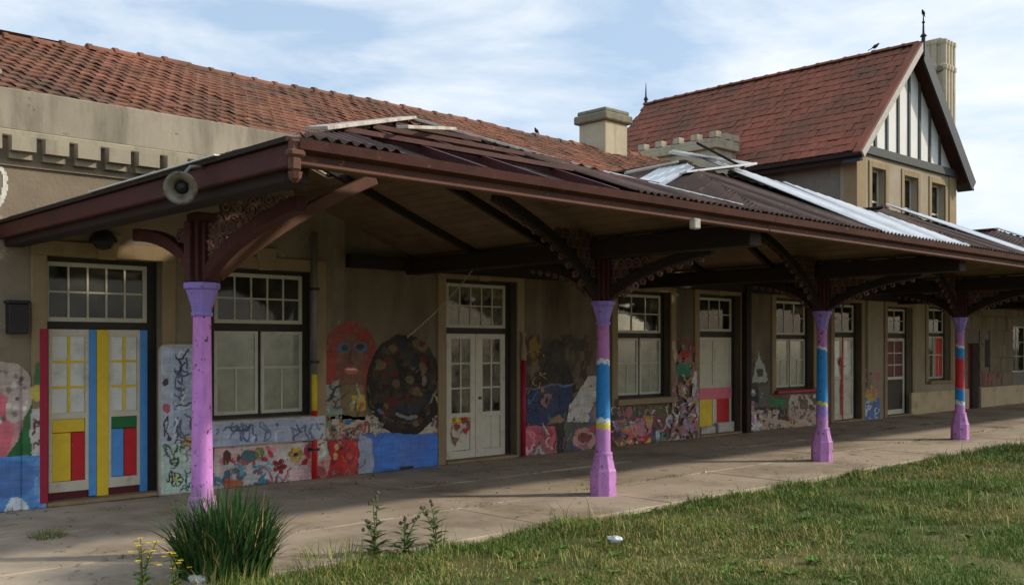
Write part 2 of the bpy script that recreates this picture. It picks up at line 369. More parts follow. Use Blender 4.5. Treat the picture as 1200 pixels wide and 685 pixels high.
def window(parent, xl, xr, yt, ytb, yst, yb, nx=5, frame='frame', shut='shutter', sill='trim', ysill=None, label=None, lit=0, key=True, sur=True, red=False):
    x0, x1, zt, ztb, zst, zb = dims(xl, xr, yt, ytb, yst, yb)
    openings.append((x0-.13, x1+.13, zb-.05, zt+.06))
    d = MB(); rect_frame(d, x0-.13, x1+.13, zb-.05, zt+.06, YD+.012, YD+.12, .14, .06)
    d.box(x0+.01, YD+.032, zst+.002, x1-.01, YD+.115, ztb-.002); xm = (x0+x1)/2; d.box(xm-.03, YD+.034, zb-.01, xm+.03, YD+.113, zst)
    w = d.build('window', M['frame_dark'], parent, label=label)
    t = MB(); pr = glazed(t, x0, x1, ztb, zt, YD, nx, 2)
    t.build('transom_sash', M[frame], w)
    for r in pr: pane(r, YD+.016, M['glass'], w)
    for a, b in ((x0, xm-.025), (xm+.025, x1)):
        s = MB(); zm = zb + (zst-zb)*.56; fw = .045
        rect_frame(s, a, b, zb, zst, YD, YD+.035, fw); s.box(a+fw, YD+.004, zm-.014, b-fw, YD+.031, zm+.014)
        c = (a+b)/2; s.box(c-.012, YD+.006, zb+fw, c+.012, YD+.029, zm-.014)
        s.build('casement', M[frame], w)
        for r in ((a+fw, b-fw, zm+.014, zst-fw), (a+fw, c-.012, zb+fw, zm-.014), (c+.012, b-fw, zb+fw, zm-.014)): pane(r, YD+.016, (M['p_red'] if a > x0+.1 else M['glass']) if red else M['glass_cream'], w)
    if ysill:
        zs = PZ((xl+xr)/2, ysill, YF); s = MB(); s.box(x0-.22, YF-.13, zs, x1+.22, YF+.12, zb-.055); s.build('window_sill', M[sill], parent, bevel=.01)
    if sur: surround(parent, x0-.13, x1+.13, (PZ((xl+xr)/2, ysill, YF) if ysill else zb), zt+.06, .16, key=key)
    return w
def leaf(door, x0, x1, z0, z1, zsplit, nx, nz_, fmat, bars, pmat, panels, fw=.075, kick=0):
    m = MB(); y = YD
    zl = z0 + kick
    m.box(x0, y, zl, x0+fw, y+.045, z1); m.box(x1-fw, y, zl, x1, y+.045, z1)
    m.box(x0+fw, y, zl, x1-fw, y+.045, zl+.12); m.box(x0+fw, y, z1-.08, x1-fw, y+.045, z1); m.box(x0+fw, y, zsplit-.05, x1-fw, y+.045, zsplit+.02)
    lf = m.build('door_leaf', fmat, door)
    bx = MB(); ix0, ix1, iz0, iz1 = x0+fw, x1-fw, zsplit+.02, z1-.08; dx, dz = (ix1-ix0)/nx, (iz1-iz0)/nz_
    for i in range(1, nx): bx.box(ix0+i*dx-.014, y+.004, iz0, ix0+i*dx+.014, y+.04, iz1)
    for j in range(1, nz_): bx.box(ix0, y+.007, iz0+j*dz-.014, ix1, y+.037, iz0+j*dz+.014)
    if bx.v: bx.build('glazing_bars', bars, door)
    for i in range(nx):
        for j in range(nz_):
            mt = pmat(i, j) if callable(pmat) else pmat
            if mt is None: continue
            p = MB(); p.box(ix0+i*dx+.002, y+.018, iz0+j*dz+.002, ix0+(i+1)*dx-.002, y+.026, iz0+(j+1)*dz-.002); p.build('pane', mt, door)
    for (f0, f1, g0, g1, mt) in panels:      # fractions of the lower field
        a, b = ix0+(ix1-ix0)*f0, ix0+(ix1-ix0)*f1; lo, hi = zl+.12, zsplit-.05
        p = MB(); p.box(a+.003, y+.012, lo+(hi-lo)*g0+.003, b-.003, y+.03, lo+(hi-lo)*g1-.003); p.build('door_panel', mt, door, bevel=.006)
    return lf
def door_base(parent, xl, xr, yt, ytb, ylt, yb, nx, frame='frame', label=None, tmat='glass', key=True, jamb='frame_dark', sur=.2, ml=.13):
    x0, x1, zt, ztb, zl, _ = dims(xl, xr, yt, ytb, ylt, yb); zb = 0.0
    openings.append((x0-ml, x1+.13, -.02, zt+.06))
    d = MB(); d.box(x0-ml, YD+.012, -.02, x0+.03, YD+.12, zt+.06); d.box(x1-.03+.03, YD+.012, -.02, x1+.13, YD+.12, zt+.06)
    d.box(x0+.03, YD+.013, zt, x1, YD+.12, zt+.06); d.box(x0+.03, YD+.012, zl+.004, x1, YD+.12, ztb-.002)
    dr = d.build('door', M[jamb], parent, label=label)
    t = MB(); pr = glazed(t, x0, x1, ztb, zt, YD, nx, 2); t.build('transom_sash', M[frame], dr)
    for r in pr: pane(r, YD+.016, M[tmat], dr)
    st = MB(); st.box(x0-ml, YF-.06, 0.002, x1+.13, YD+.12, .05); st.build('threshold', M['trim'], dr, bevel=.01)
    surround(parent, x0-ml, x1+.13, 0.002, zt+.06, sur, key=key)
    return dr, x0, x1, zl
W = M
# door 1: painted double door
d1, x0, x1, zl = door_base(bld, 52, 172, 309, 377, 386, 583, 5, label='double door painted yellow, blue, red and green with yellow glazing bars', ml=.02, sur=.17)
def at1(x): return PX(x, YD)
z1s = PZ(110, 484, YD)
leaf(d1, at1(57), at1(104), .06, zl, z1s, 2, 3, M['doorwhite'], M['p_yellow'], M['glass_white'], [(0,1,.78,1,M['p_yellow']),(0,.58,0,.78,M['p_yellow']),(.58,1,0,.78,M['p_red'])], .04, .08)
leaf(d1, at1(127), at1(164), .06, zl, z1s, 2, 3, M['doorwhite'], M['p_yellow'], M['glass_white'], [(0,1,.8,1,M['p_green']),(0,.5,0,.8,M['p_blue']),(.5,1,0,.8,M['p_red'])], .035, .08)
for nm, a, b, mt, zb_, yo in (('blue_stile',104,113,'p_blue',.06,-.006),('yellow_stile',113,127,'p_yellow',.052,-.012),('blue_stile',164,173,'p_blue',.052,-.006)):
    m = MB(); m.box(at1(a)+.002, YD+yo, zb_, at1(b)-.002, YD+.05, zl); m.build(nm, M[mt], d1, bevel=.005)
m = MB(); m.box(x0-.105, YF-.042, .054, x0-.016, YF+.11, zl); m.build('jamb_strip', M['p_crimson'], d1, bevel=.005)
m = MB(); m.box(at1(57), YD+.03, .052, at1(113), YD+.055, .15); m.box(at1(127), YD+.03, .052, at1(164), YD+.055, .15); m.build('kick_board', M['p_maroon'], d1)
# window 1
window(bld, 251, 354, 321, 379, 388, 484, 5, sill='whiteboard', ysill=519, label='wide window with dark transom panes and two pale shuttered casements')
# door 2
d2, x0, x1, zl = door_base(bld, 523, 592, 333, 384, 391, 546, 5, tmat='glass_bright', label='off white double door with small bright panes and a yellow panel', sur=.16)
xm = (x0+x1)/2; zs = PZ(557, 484, YD)
leaf(d2, x0+.005, xm-.03, .055, zl, zs, 2, 3, M['doorwhite'], M['frame'], lambda i, j: M['glass_bright'], [(0,1,.84,1,M['p_yellow']),(0,1,0,.84,M['doorwhite'])], .10)
leaf(d2, xm+.03, x1-.005, .055, zl, zs, 2, 3, M['doorwhite'], M['frame'], lambda i, j: M['glass_bright'], [(0,.5,0,1,M['doorwhite']),(.5,1,0,1,M['doorwhite'])], .10)
m = MB(); m.box(xm-.028, YD-.012, .054, xm+.028, YD+.05, zl-.002); m.build('meeting_stile', M['doorwhite'], d2, bevel=.006)
hb = MB(); hb.lathe([(.0,0),(.022,.0),(.026,.02),(.022,.045),(0,.05)], 10, (xm+.06, YD, 1.0), (1,0,0), (0,0,1), (0,-1,0), cap=False); hb.build('handle', M['metal'], d2, smooth=True)
# window 2
window(bld, 722, 774, 345, 390, 396, 462, 3, ysill=473, label='window with sun flecked transom beside the blue banded column')
# door 3
d3, x0, x1, zl = door_base(bld, 817, 857, 349, 388, 395, 516, 3, label='pale narrow door with pink board and yellow and red lower panels', sur=.16)
zs = PZ(837, 452, YD); xm = (x0+x1)/2
leaf(d3, x0+.005, xm-.004, .055, zl, zs, 1, 2, M['doorwhite'], M['frame'], M['shutter'], [(0,1,0,1,M['p_yellow'])], .06)
leaf(d3, xm+.004, x1-.005, .055, zl, zs, 1, 2, M['doorwhite'], M['frame'], M['shutter'], [(0,1,0,1,M['p_red'])], .06)
m = MB(); m.box(x0+.02, YD-.02, PZ(837,467,YD), x1-.02, YD-.002, PZ(837,454,YD)); m.build('pink_board', M['p_pink'], d3)
m = MB(); m.box(x0+.02, YD-.09, .052, x0+.52, YD-.02, .2); m.box(x0+.6, YD-.1, .052, x1-.03, YD-.02, .26); m.build('white_block', M['whiteboard'], d3, bevel=.015)
# window 3
window(bld, 906, 943, 353, 392, 397, 453, 3, sill='p_crimson', ysill=460, label='window above a red painted sill', key=False)
# door 4
d4, x0, x1, zl = door_base(bld, 974, 1000, 357, 389, 395, 498, 2, label='white door with a thin red painted line', key=False, sur=.16)
zs = PZ(987, 442, YD); xm = (x0+x1)/2
leaf(d4, x0+.005, xm-.03, .055, zl, zs, 1, 2, M['doorwhite'], M['frame'], M['glass_white'], [(0,1,0,1,M['doorwhite'])], .06)
leaf(d4, xm+.03, x1-.005, .055, zl, zs, 1, 2, M['doorwhite'], M['frame'], M['glass_white'], [(0,1,0,1,M['doorwhite'])], .06)
m = MB(); m.box(xm-.028, YD-.01, .054, xm+.028, YD+.05, zl-.002); m.build('meeting_stile', M['p_red'], d4)
XT0, XT1, XTC = 22.75, 28.45, 25.6
wall_openings = [o for o in openings]
def wall(parent, x0, x1, z0, z1, ops, mat, y=YF, depth=.42, name='wall'):
    m = MB()
    ops = [o for o in ops if o[1] > x0 and o[0] < x1 and o[3] > z0 and o[2] < z1]
    xs = sorted({x0, x1, *[o[0] for o in ops], *[o[1] for o in ops]}); zs = sorted({z0, z1, *[max(o[2], z0) for o in ops], *[o[3] for o in ops]})
    for a, b in zip(xs[:-1], xs[1:]):
        for c, d in zip(zs[:-1], zs[1:]):
            mx_, mz_ = (a+b)/2, (c+d)/2
            if any(o[0] < mx_ < o[1] and o[2] < mz_ < o[3] for o in ops): continue
            m.quad((a,y,c),(b,y,c),(b,y,d),(a,y,d)); m.quad((a,y+depth,c),(a,y+depth,d),(b,y+depth,d),(b,y+depth,c))
    for o in ops:
        a, b, c, d = o[0], o[1], max(o[2], z0), o[3]; Y2 = y + depth
        m.quad((a,y,c),(a,Y2,c),(a,Y2,d),(a,y,d)); m.quad((b,y,c),(b,y,d),(b,Y2,d),(b,Y2,c)); m.quad((a,y,d),(a,Y2,d),(b,Y2,d),(b,y,d)); m.quad((a,y,c),(b,y,c),(b,Y2,c),(a,Y2,c))
    m.quad((x0,y,z1),(x1,y,z1),(x1,y+depth,z1),(x0,y+depth,z1)); m.quad((x0,y,z0),(x0,y,z1),(x0,y+depth,z1),(x0,y+depth,z0)); m.quad((x1,y,z0),(x1,y+depth,z0),(x1,y+depth,z1),(x1,y,z1))
    ob = m.mesh(name); ob.materials.append(mat); o = bpy.data.objects.new(name, ob); COL.objects.link(o); attach(o, parent); return o
XB = 7.95
wall(bld, -9, XB, -.3, 3.85, wall_openings, M['stucco'])
XG = 23.35
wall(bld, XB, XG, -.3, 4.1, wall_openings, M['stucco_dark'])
wall(bld, XB, XT0, 4.1, 4.5, [], M['stucco'])
# reveals' dark paint is the door frames; rear of the building
m = MB(); YB = 20.5
for a, b in ((-9, 14.8), (19.9, XT0)): m.box(a, YB-.3, -.3, b, YB, 4.4)
m.box(14.8, YB-.3, -.3, 19.9, YB, .7); m.box(14.8, YB-.3, 3.1, 19.9, YB, 4.4)
m.box(-9, YF+.45, -.3, -8.7, YB-.31, 4.4); m.build('rear_wall', M['interior'], bld)
m = MB(); m.box(-8.6, YF+.43, -.25, XT0-.1, YB-.31, .03); m.build('inner_floor', M['interior'], bld)
m = MB(); m.box(-8.6, YF+.43, 3.5, XT0-.1, YB-.31, 3.6); m.build('inner_ceiling', M['interior'], bld)
for xw in (2.6, 8.6, 12.4):
    m = MB(); m.box(xw, YF+.43, .04, xw+.15, YB-3.2 if xw > 8 else YB-.32, 3.49); m.build('partition', M['interior'], bld)
# parapet with frieze
m = MB(); m.box(3.35, YF-.05, 4.24, XB, YF+.34, 4.70); m.build('parapet', M['parapet'], bld, bevel=.012)
m = MB(); m.box(3.35, YF-.10, 4.16, XB+.03, YF+.30, 4.238); m.build('cornice_moulding', M['frieze'], bld, bevel=.015)
m = MB(); m.box(-9, YF-.035, 3.84, XB, YF+.3, 4.158); m.build('frieze_band', M['stucco'], bld)  # darker than the corbels: notch shade put into the band's colour
m = MB(); m.box(-9, YF-.06, 4.16, 3.05, YF+.34, 4.74); m.build('parapet', M['parapet'], bld, bevel=.012)
m = MB(); m.box(3.05, YF-.14, 3.9, 3.345, YF+.36, 4.80); m.box(3.0, YF-.18, 4.80, 3.40, YF+.4, 4.86); m.build('parapet_pier', M['parapet'], bld, bevel=.012)
sp = (PX(180, YF) - PX(37, YF)) / 4; xk = PX(37, YF) - 14*sp - .02
cm = MB(); cm.box(0, -.17, 0, sp*.72, 0, .165); cm.box(0.0, -.075, -.075, sp*.70, 0, -.002); cmesh = cm.mesh('corbel'); cmesh.materials.append(M['frieze'])
while xk < XB - sp:
    o = bpy.data.objects.new('corbel', cmesh); COL.objects.link(o); o.location = (xk + sp*.3, YF-.035, 3.99); attach(o, bld); xk += sp
# downpipe in the corner, wall lamp, meter box
xd = PX(369, YF-.1)
m = MB(); m.tube([(xd, YF-.09, 1.45), (xd, YF-.09, 3.4)], .04, 10); dp = m.build('downpipe', M['metal'], bld, smooth=True)
m = MB(); m.tube([(xd, YF-.09, .95), (xd, YF-.09, 1.449)], .0405, 10); m.build('pipe_section', M['p_yellow'], dp, smooth=True)
m = MB(); m.tube([(xd, YF-.09, .02), (xd, YF-.09, .949)], .041, 10); m.build('pipe_section', M['p_red'], dp, smooth=True)
for z in (.4, 1.6, 2.6):
    m = MB(); m.box(xd-.055, YF-.13, z, xd+.055, YF, z+.035); m.build('pipe_bracket', M['darkmetal'], dp)
xd = PX(604, YF-.08)
m = MB(); m.tube([(xd+.19, YF-.07, .02), (xd+.19, YF-.07, 1.62)], .042, 10); m.build('downpipe', M['p_crimson'], bld, smooth=True, label='crimson painted pipe stub beside the white double door')
m = MB(); m.lathe([(.052,0),(.052,.2),(.03,.26),(.03,.4),(.05,.42),(.05,.46)], 12, (xd+.19, YF-.07, 1.60)); m.build('pipe_cap', M['trim'], bld, smooth=False)
xd = PX(874, YF-.1)
m = MB(); m.box(xd-.05, YF-.16, .02, xd+.13, YF-.005, 3.1); m.build('reveal_strip', M['darkwood'], bld, bevel=.01, label='added dark brown strip in place of the deep reveal by the pale door')  # added upright, stands in for the dark recess right of the door
m = MB(); a, b = PX(6, YF), PX(29, YF); m.box(a, YF-.14, PZ(15,391,YF), b, YF, PZ(15,356,YF)); m.box(a-.02, YF-.16, PZ(15,356,YF), b+.02, YF, PZ(15,352,YF)); m.build('meter_box', M['darkmetal'], bld, bevel=.01)
c = (PX(121, YF-.2), YF-.2, PZ(121, 281, YF-.2))
m = MB(); m.lathe([(.05,.12),(.09,.10),(.15,.02),(.16,-.02)], 16, c, cap=False); m.lathe([(.0,-.12),(.08,-.10),(.12,-.04),(.13,.0)], 14, c, cap=False); m.box(c[0]-.03, YF-.2, c[2]+.08, c[0]+.03, YF, c[2]+.13); m.build('wall_lamp', M['darkmetal'], bld, smooth=False)

# ------------------------------------------------------------------ roofs of individual tiles
def tile_geo(w, ln, th=.024):
    xs = [0, .14, .32, .5, .68, .86, 1.0]; hs = [.012, .004, .010, .013, .010, .004, .012]
    v = []; f = []
    for y, z in ((0, .028), (ln * 1.03, .010)):
        for a, h in zip(xs, hs): v.append((a * w, y, z + h))
    n = len(xs)
    for a, h in zip(xs, hs): v.append((a * w, 0.0, .028 + h - th))
    for i in range(n-1): f.append((i, i+1, n+i+1, n+i)); f.append((2*n+i, 2*n+i+1, i+1, i))
    return np.array(v, float), f
def roof_slope(parent, name, origin, uax, vax, width, length, tw, tl, mat, pick, sag=None, label=None, deck_mat=None, drop=.03):
    """deck + tiles; pick(i,j,pos) -> size score, the 300 best become objects"""
    origin, uax, vax = Vector(origin), Vector(uax).normalized(), Vector(vax).normalized(); nax = uax.cross(vax)
    dk = MB(); o_ = origin - nax * drop
    p = [o_, o_ + uax*width, o_ + uax*width + vax*length, o_ + vax*length]; b = [q - nax*.12 for q in p]
    dk.v = [tuple(q) for q in b + p]; dk.f = [(0,3,2,1),(4,5,6,7),(0,1,5,4),(1,2,6,5),(2,3,7,6),(3,0,4,7)]
    roof = dk.build(name, deck_mat or M['deck'], parent, label=label)
    nu, nv = int(width / tw + .5), int(length / tl + .5)
    tl = (length - .02) / nv
    tv, tf = tile_geo(tw, tl)
    me = bpy.data.meshes.new('roof_tile'); me.from_pydata(tv.tolist(), [], tf); me.materials.append(mat)
    cells = []
    for i in range(nu):
        for j in range(nv):
            pos = origin + uax*(i*tw + (tw*.5 if j % 2 else 0)) + vax*(j*tl)
            cells.append((pick(i, j, pos), i, j, pos))
    cells.sort(key=lambda c: -c[0]); Bv, Bf = [], []
    base = Matrix((uax, vax, nax)).transposed()
    for k, (s_, i, j, pos) in enumerate(cells):
        jit = Matrix.Rotation(random.gauss(0, .012), 3, 'Z') @ Matrix.Rotation(random.gauss(0, .010), 3, 'X') @ Matrix.Rotation(random.gauss(0, .012), 3, 'Y')
        rot = base @ jit; off = nax * (random.uniform(-.004, .006) + (sag(pos) if sag else 0)) + uax * random.gauss(0, .004) + vax * random.gauss(0, .006)
        if random.random() < .012: off += vax * -random.uniform(.02, .06)
        if k < 300:
            o = bpy.data.objects.new('roof_tile', me); COL.objects.link(o)
            o.matrix_world = Matrix.Translation(pos + off) @ rot.to_4x4()
            o.parent = roof; o.matrix_parent_inverse = Matrix.Translation(-world_loc(roof))
        else:
            r3 = np.array(rot); pts = tv @ r3.T + np.array(pos + off); b0 = len(Bv); Bv.extend(pts.tolist()); Bf.extend([tuple(q + b0 for q in f) for f in tf])
    if Bv:
        mm = bpy.data.meshes.new('roof_tiles'); mm.from_pydata(Bv, [], Bf); mm.materials.append(mat)
        o = bpy.data.objects.new('roof_tiles', mm); COL.objects.link(o); attach(o, roof); o['kind'] = 'stuff'
    return roof
def score(pos):
    x, y = to_px(*pos); d = pos.x * CT + pos.y * ST
    vis = (-10 < x < 1210) and (-10 < y < 690)
    return (1000 if vis else 0) - d
RY0, RZ0, RY1, RZ1 = 12.0, 4.62, 16.2, 6.62
vv = Vector((0, RY1-RY0, RZ1-RZ0)); 
def main_sag(p): return -.10 * (fbm(p.x*.35, p.y*.4) - .45) - .03*math.sin(p.x*.9) - .16*max(0, min(1.5, (7.2 - p.x)/2.6))
roof = roof_slope(bld, 'roof', (-9, RY0, RZ0), (1,0,0), vv, XT0+9-.2, vv.length, .21, .235, M['tile'], lambda i, j, p: score(p) if p.x < XT0-1 else -999, sag=main_sag, label='low pitched roof of weathered orange tiles', drop=.33)
m = MB(); m.quad((-9, RY1, RZ1-.02), (XT0, RY1, RZ1-.02), (XT0, YB+.3, 4.4), (-9, YB+.3, 4.4)); m.quad((-9, YF+.1, 4.4), (-9, RY1, RZ1-.1), (-9, YB, 4.4)); m.build('rear_roof', M['tile'], bld)
def ridge_tile_mesh(ln, r=.13):
    m = MB(); pts = []
    for k in range(9):
        a = math.pi * k / 8; pts.append((math.cos(a), math.sin(a)))
    for x, s in ((0, 1.0), (.07, 1.02), (.0701, .86), (ln, .84)):
        for c, q in pts: m.v.append((x, c * r * s, q * r * s * .85))
    for i in range(3):
        for k in range(8): m.f.append((i*9+k, i*9+k+1, (i+1)*9+k+1, (i+1)*9+k))
    for k in range(8): pass
    m.f.append(tuple(range(9))); return m
rm = ridge_tile_mesh(.43); rmesh = rm.mesh('ridge_tile'); rmesh.materials.append(M['tile'])
x = -9
while x < XT0 - .3:
    o = bpy.data.objects.new('ridge_tile', rmesh); COL.objects.link(o)
    o.location = (x, RY1, RZ1 - .03 + main_sag(Vector((x, RY1, 0))) + random.gauss(0, .006)); o.rotation_euler = (random.gauss(0,.03), random.gauss(0, .015), random.gauss(0,.015)); attach(o, roof); x += .415
# small chimney on the ridge
ch = MB(); ch.box(17.9, 15.75, 6.0, 18.72, 16.6, 7.22); cs = ch.build('chimney', M['chimney'], bld, bevel=.015)
m = MB(); m.box(17.8, 15.65, 7.221, 18.82, 16.7, 7.42); m.box(17.86, 15.71, 7.421, 18.76, 16.64, 7.53); m.build('chimney_cap', M['chimney_cap'], cs, bevel=.03)

# ------------------------------------------------------------------ two storey gabled tower
twr = thing('station_tower', 'two storey gabled station wing with half timbered gable and steep red tiled roof', 'station wing', (XTC, YF, 0))
openings.clear()
d5, x0, x1, zl = door_base(twr, 1036, 1060, 362, 390, 396, 492, 2, label='white door with red upper panes and a dark lower opening', key=False, sur=.15)
zs = PZ(1048, 442, YD)
leaf(d5, x0+.01, x1-.01, .055, zl, zs, 2, 3, M['doorwhite'], M['doorwhite'], M['p_maroon'], [(0,1,0,1,M['frame_dark'])], .09)
window(twr, 1084, 1105, 362, 390, 394, 443, 2, ysill=449, red=True, key=False, label='ground floor window with red panes in its right casement')
for xl, xr in ((1021, 1035), (1059, 1073), (1091, 1105)):
    X0, X1 = PX(xl, YF), PX(xr + 2, YF); zt = 6.28; zb = 4.75
    openings.append((X0, X1, zb, zt)); xc = (X0+X1)/2
    fr = MB(); rect_frame(fr, X0, X1, zb, zt, YD+.04, YD+.10, .05); fr.box(X0+.05, YD+.042, 5.45, X1-.05, YD+.098, 5.5); fr.box(xc-.02, YD+.044, zb+.05, xc+.02, YD+.096, zt-.05)
    w = fr.build('window', M['frame'], twr)
    for r in ((X0+.05, xc-.02, zb+.05, 5.45), (xc+.02, X1-.05, zb+.05, 5.45), (X0+.05, xc-.02, 5.5, zt-.05), (xc+.02, X1-.05, 5.5, zt-.05)): pane(r, YD+.06, M['glass'], w)
    s = MB(); rect_frame(s, X0-.15, X1+.15, zb-.12, zt+.15, YF-.03, YF+.02, .15, .15); s.build('stone_surround', M['trim'], twr, bevel=.008)
wall(twr, XG, XT1, -.3, 4.1, openings, M['tower_stucco'])
wall(twr, XT0, XT1, 4.101, 6.75, openings, M['tower_stucco'])
m = MB(); m.box(XT0, YF+.43, 0, XT0+.35, YB+.2, 6.6); m.build('side_wall', M['stucco_grey'], twr)
m = MB(); m.box(XT1-.35, YF+.43, 0, XT1, YB+.2, 6.6); m.build('side_wall', M['stucco_grey'], twr)
m = MB(); m.box(XT0+.36, YB-.1, 0, XT1-.36, YB+.2, 6.6); m.build('rear_wall', M['stucco_grey'], twr)
m = MB(); m.box(XT0+.36, YF+.44, 3.7, XT1-.36, YB-.12, 3.85); m.build('upper_floor', M['interior'], twr)
m = MB(); m.box(XT0-.03, YF-.035, 4.6, XT0+.42, YF+.3, 6.74); m.build('quoin', M['trim'], twr, bevel=.01)
m = MB(); m.box(XT1-.42, YF-.035, 4.6, XT1+.03, YF+.3, 6.74); m.build('quoin', M['trim'], twr, bevel=.01)
ZE, ZA, HW = 6.52, 9.72, 3.2; YG0 = 11.55; PIT = math.atan2(ZA-ZE, HW); SL = math.hypot(HW, ZA-ZE)
# gable wall with white panels and studs
def gz(x): return ZA - .28 - abs(x - XTC) * (ZA-ZE)/HW
zb = 6.78
gw = MB(); hw2 = (gz(XTC) - zb) / ((ZA-ZE)/HW); gw.quad((XTC-hw2, YF+.1, zb-.05), (XTC+hw2, YF+.1, zb-.05), (XTC, YF+.1, gz(XTC))); gw.build('gable_backing', M['timber_grey'], twr)
studs = [XTC + k * .62 for k in (-3, -2, -1, 0, 1, 2, 3)]
edges = [XTC-hw2] + studs + [XTC+hw2]
for a, b in zip(edges[:-1], edges[1:]):
    a2, b2 = a + .05, b - .05
    if b2 - a2 < .05: continue
    top = [(b2, gz(b2)), (a2, gz(a2))] if not (a2 < XTC < b2) else [(b2, gz(b2)), (XTC, gz(XTC)), (a2, gz(a2))]
    if min(t[1] for t in top) < zb: top = [(x_, max(z_, zb + .02)) for x_, z_ in top]
    poly = [(a2, zb), (b2, zb)] + top; m = MB(); n_ = len(poly)
    m.v = [(x_, YF+.02, z_) for x_, z_ in poly] + [(x_, YF+.09, z_) for x_, z_ in poly]; m.f = [tuple(range(n_)), tuple(reversed(range(n_, 2*n_)))] + [(i, (i+1) % n_, n_+(i+1) % n_, n_+i) for i in range(n_)]
    m.build('white_panel', M['timber_white'], twr)
for sx in studs:
    m = MB(); m.box(sx-.055, YF-.02, zb, sx+.055, YF+.09, gz(sx) + .05); m.build('stud', M['timber_grey'], twr, bevel=.006)
m = MB(); m.box(XT0-.1, YF-.09, 6.56, XT1+.1, YF+.0, 6.776); m.build('gable_beam', M['timber_grey'], twr, bevel=.01)
# roof slopes
def slope_dir(s): return Vector((s * HW, 0, ZA - ZE)).normalized()
roof_len = YB + .3 - YG0
tl_ = roof_slope(twr, 'roof', (XTC-HW, YB+.3, ZE), (0,-1,0), slope_dir(1), roof_len-.30, SL, .25, .30, M['tile_tower'], lambda i, j, p: score(p), sag=lambda p: -.03*fbm(p.y*.5, p.z*.5), label='steep slope of dull red tiles facing the low range')
tr_ = roof_slope(twr, 'roof', (XTC+HW, YG0, ZE), (0,1,0), slope_dir(-1), roof_len-.12, SL, .25, .30, M['tile_tower'], lambda i, j, p: -1, label='far slope of dull red tiles')
for ch_ in list(tr_.children):
    if not ch_.name.startswith('roof_tiles'): bpy.data.objects.remove(ch_)
rm2 = ridge_tile_mesh(.43, .11); r2 = rm2.mesh('ridge_tile'); r2.materials.append(M['tile_tower']); y = YB + .3
while y > YG0 + .3:
    o = bpy.data.objects.new('ridge_tile', r2); COL.objects.link(o); o.location = (XTC, y, ZA + random.gauss(0,.004)); o.rotation_euler = (0, random.gauss(0,.01), R(-90)); attach(o, tl_); y -= .415
# bargeboards (front), eaves board, finials
for s, mt, lb in ((-1, 'barge_pale', 'pale narrow bargeboard'), (1, 'barge_dark', 'dark wide bargeboard')):  # left board narrow and pale, right one wide and dark
    d = Vector((s*HW, 0, ZE-ZA)).normalized(); nn = Vector((d.z*-s*-1, 0, 0)); 
    a = Vector((XTC, 0, ZA+.05)); b = a + d * (SL + .16); dn = Vector((-abs(d.z)*s, 0, -abs(d.x)))  # inward-down
    w_ = .17 if s < 0 else .36
    poly = [a, b, b + dn * w_, Vector((XTC, 0, ZA + .05 - w_ / abs(d.x)))]
    y0 = YG0 - .05 - (.004 if s > 0 else 0); m = MB(); m.v = [(p.x, y0, p.z) for p in poly] + [(p.x, y0 + .05, p.z) for p in poly]
    m.f = [(0,1,2,3),(7,6,5,4),(0,4,5,1),(1,5,6,2),(2,6,7,3),(3,7,4,0)]; m.build('bargeboard', M[mt], twr, label=lb)
    m = MB(); q = [a - Vector((0,0,.20)), b - Vector((0,0,.20))]
    m.v = [(q[0].x, YG0, q[0].z), (q[1].x, YG0, q[1].z), (q[1].x, YF+.12, q[1].z), (q[0].x, YF+.12, q[0].z)]; m.v += [(v[0], v[1], v[2]-.03) for v in m.v]; m.f = [(0,1,2,3),(7,6,5,4),(0,4,5,1),(1,5,6,2),(2,6,7,3),(3,7,4,0)]
    m.build('soffit', M['barge_dark'], twr)
for s_, mt in ((-1, 'barge_pale'), (1, 'barge_dark')):
    m = MB(); o_ = Vector((s_*math.sin(PIT)*.06, 0, math.cos(PIT)*.06))
    m.beam(Vector((XTC, YG0+.08, ZA-.015)) + o_, Vector((XTC+s_*(HW+.1), YG0+.08, ZE-.115)) + o_, .20, .05); m.build('verge_capping', M['tile_tower'] if s_ < 0 else M[mt], twr)
m = MB(); m.box(XTC-HW-.02, YG0+.01, ZE-.26, XTC-HW+.03, YB+.3, ZE-.06); m.box(XTC-HW-.10, YG0+.01, ZE-.14, XTC-HW-.022, YB+.3, ZE-.05); m.build('eaves_board', M['darkwood'], twr)
m = MB(); m.lathe([(.05,0),(.05,.5),(.09,.52),(.03,.6),(.022,.85),(.045,.88),(.02,.92),(.012,1.08)], 10, (XTC, YG0-.03, ZA-.35)); m.build('finial', M['darkmetal'], twr)
m = MB(); m.lathe([(.06,0),(.05,.12),(.08,.16),(.03,.26),(.02,.5),(.006,.72)], 10, (XTC, YB+.25, ZA+.02)); m.build('finial', M['darkmetal'], twr)
# clustered tall chimney beyond the gable
tc_ = MB(); X0c, X1c, Y0c, Y1c = 28.52, 29.22, 12.32, 12.92; tc_.box(X0c, Y0c, 0, X1c, Y1c, 10.45); tcm = tc_.build('chimney', M['chimney'], twr, bevel=.02, label='tall ribbed chimney with a collar of mouldings')
for k in range(4):
    xx = X0c + .06 + k * (X1c-X0c-.12)/3; m = MB(); m.lathe([(.095,6.2),(.095,9.72),(.125,9.77),(.125,9.87),(.095,9.92),(.095,10.45),(.115,10.5),(.115,10.6)], 8, (xx, Y0c-.04, 0), rot=R(22.5)); m.build('chimney_rib', M['chimney'], tcm)
for k in range(4):
    yy = Y0c + .14 + k * (Y1c-Y0c-.1)/4; m = MB(); m.lathe([(.095,6.2),(.095,9.72),(.125,9.77),(.125,9.87),(.095,9.92),(.095,10.45),(.115,10.5),(.115,10.6)], 8, (X0c-.04, yy+.06, 0), rot=R(22.5)); m.build('chimney_rib', M['chimney'], tcm)
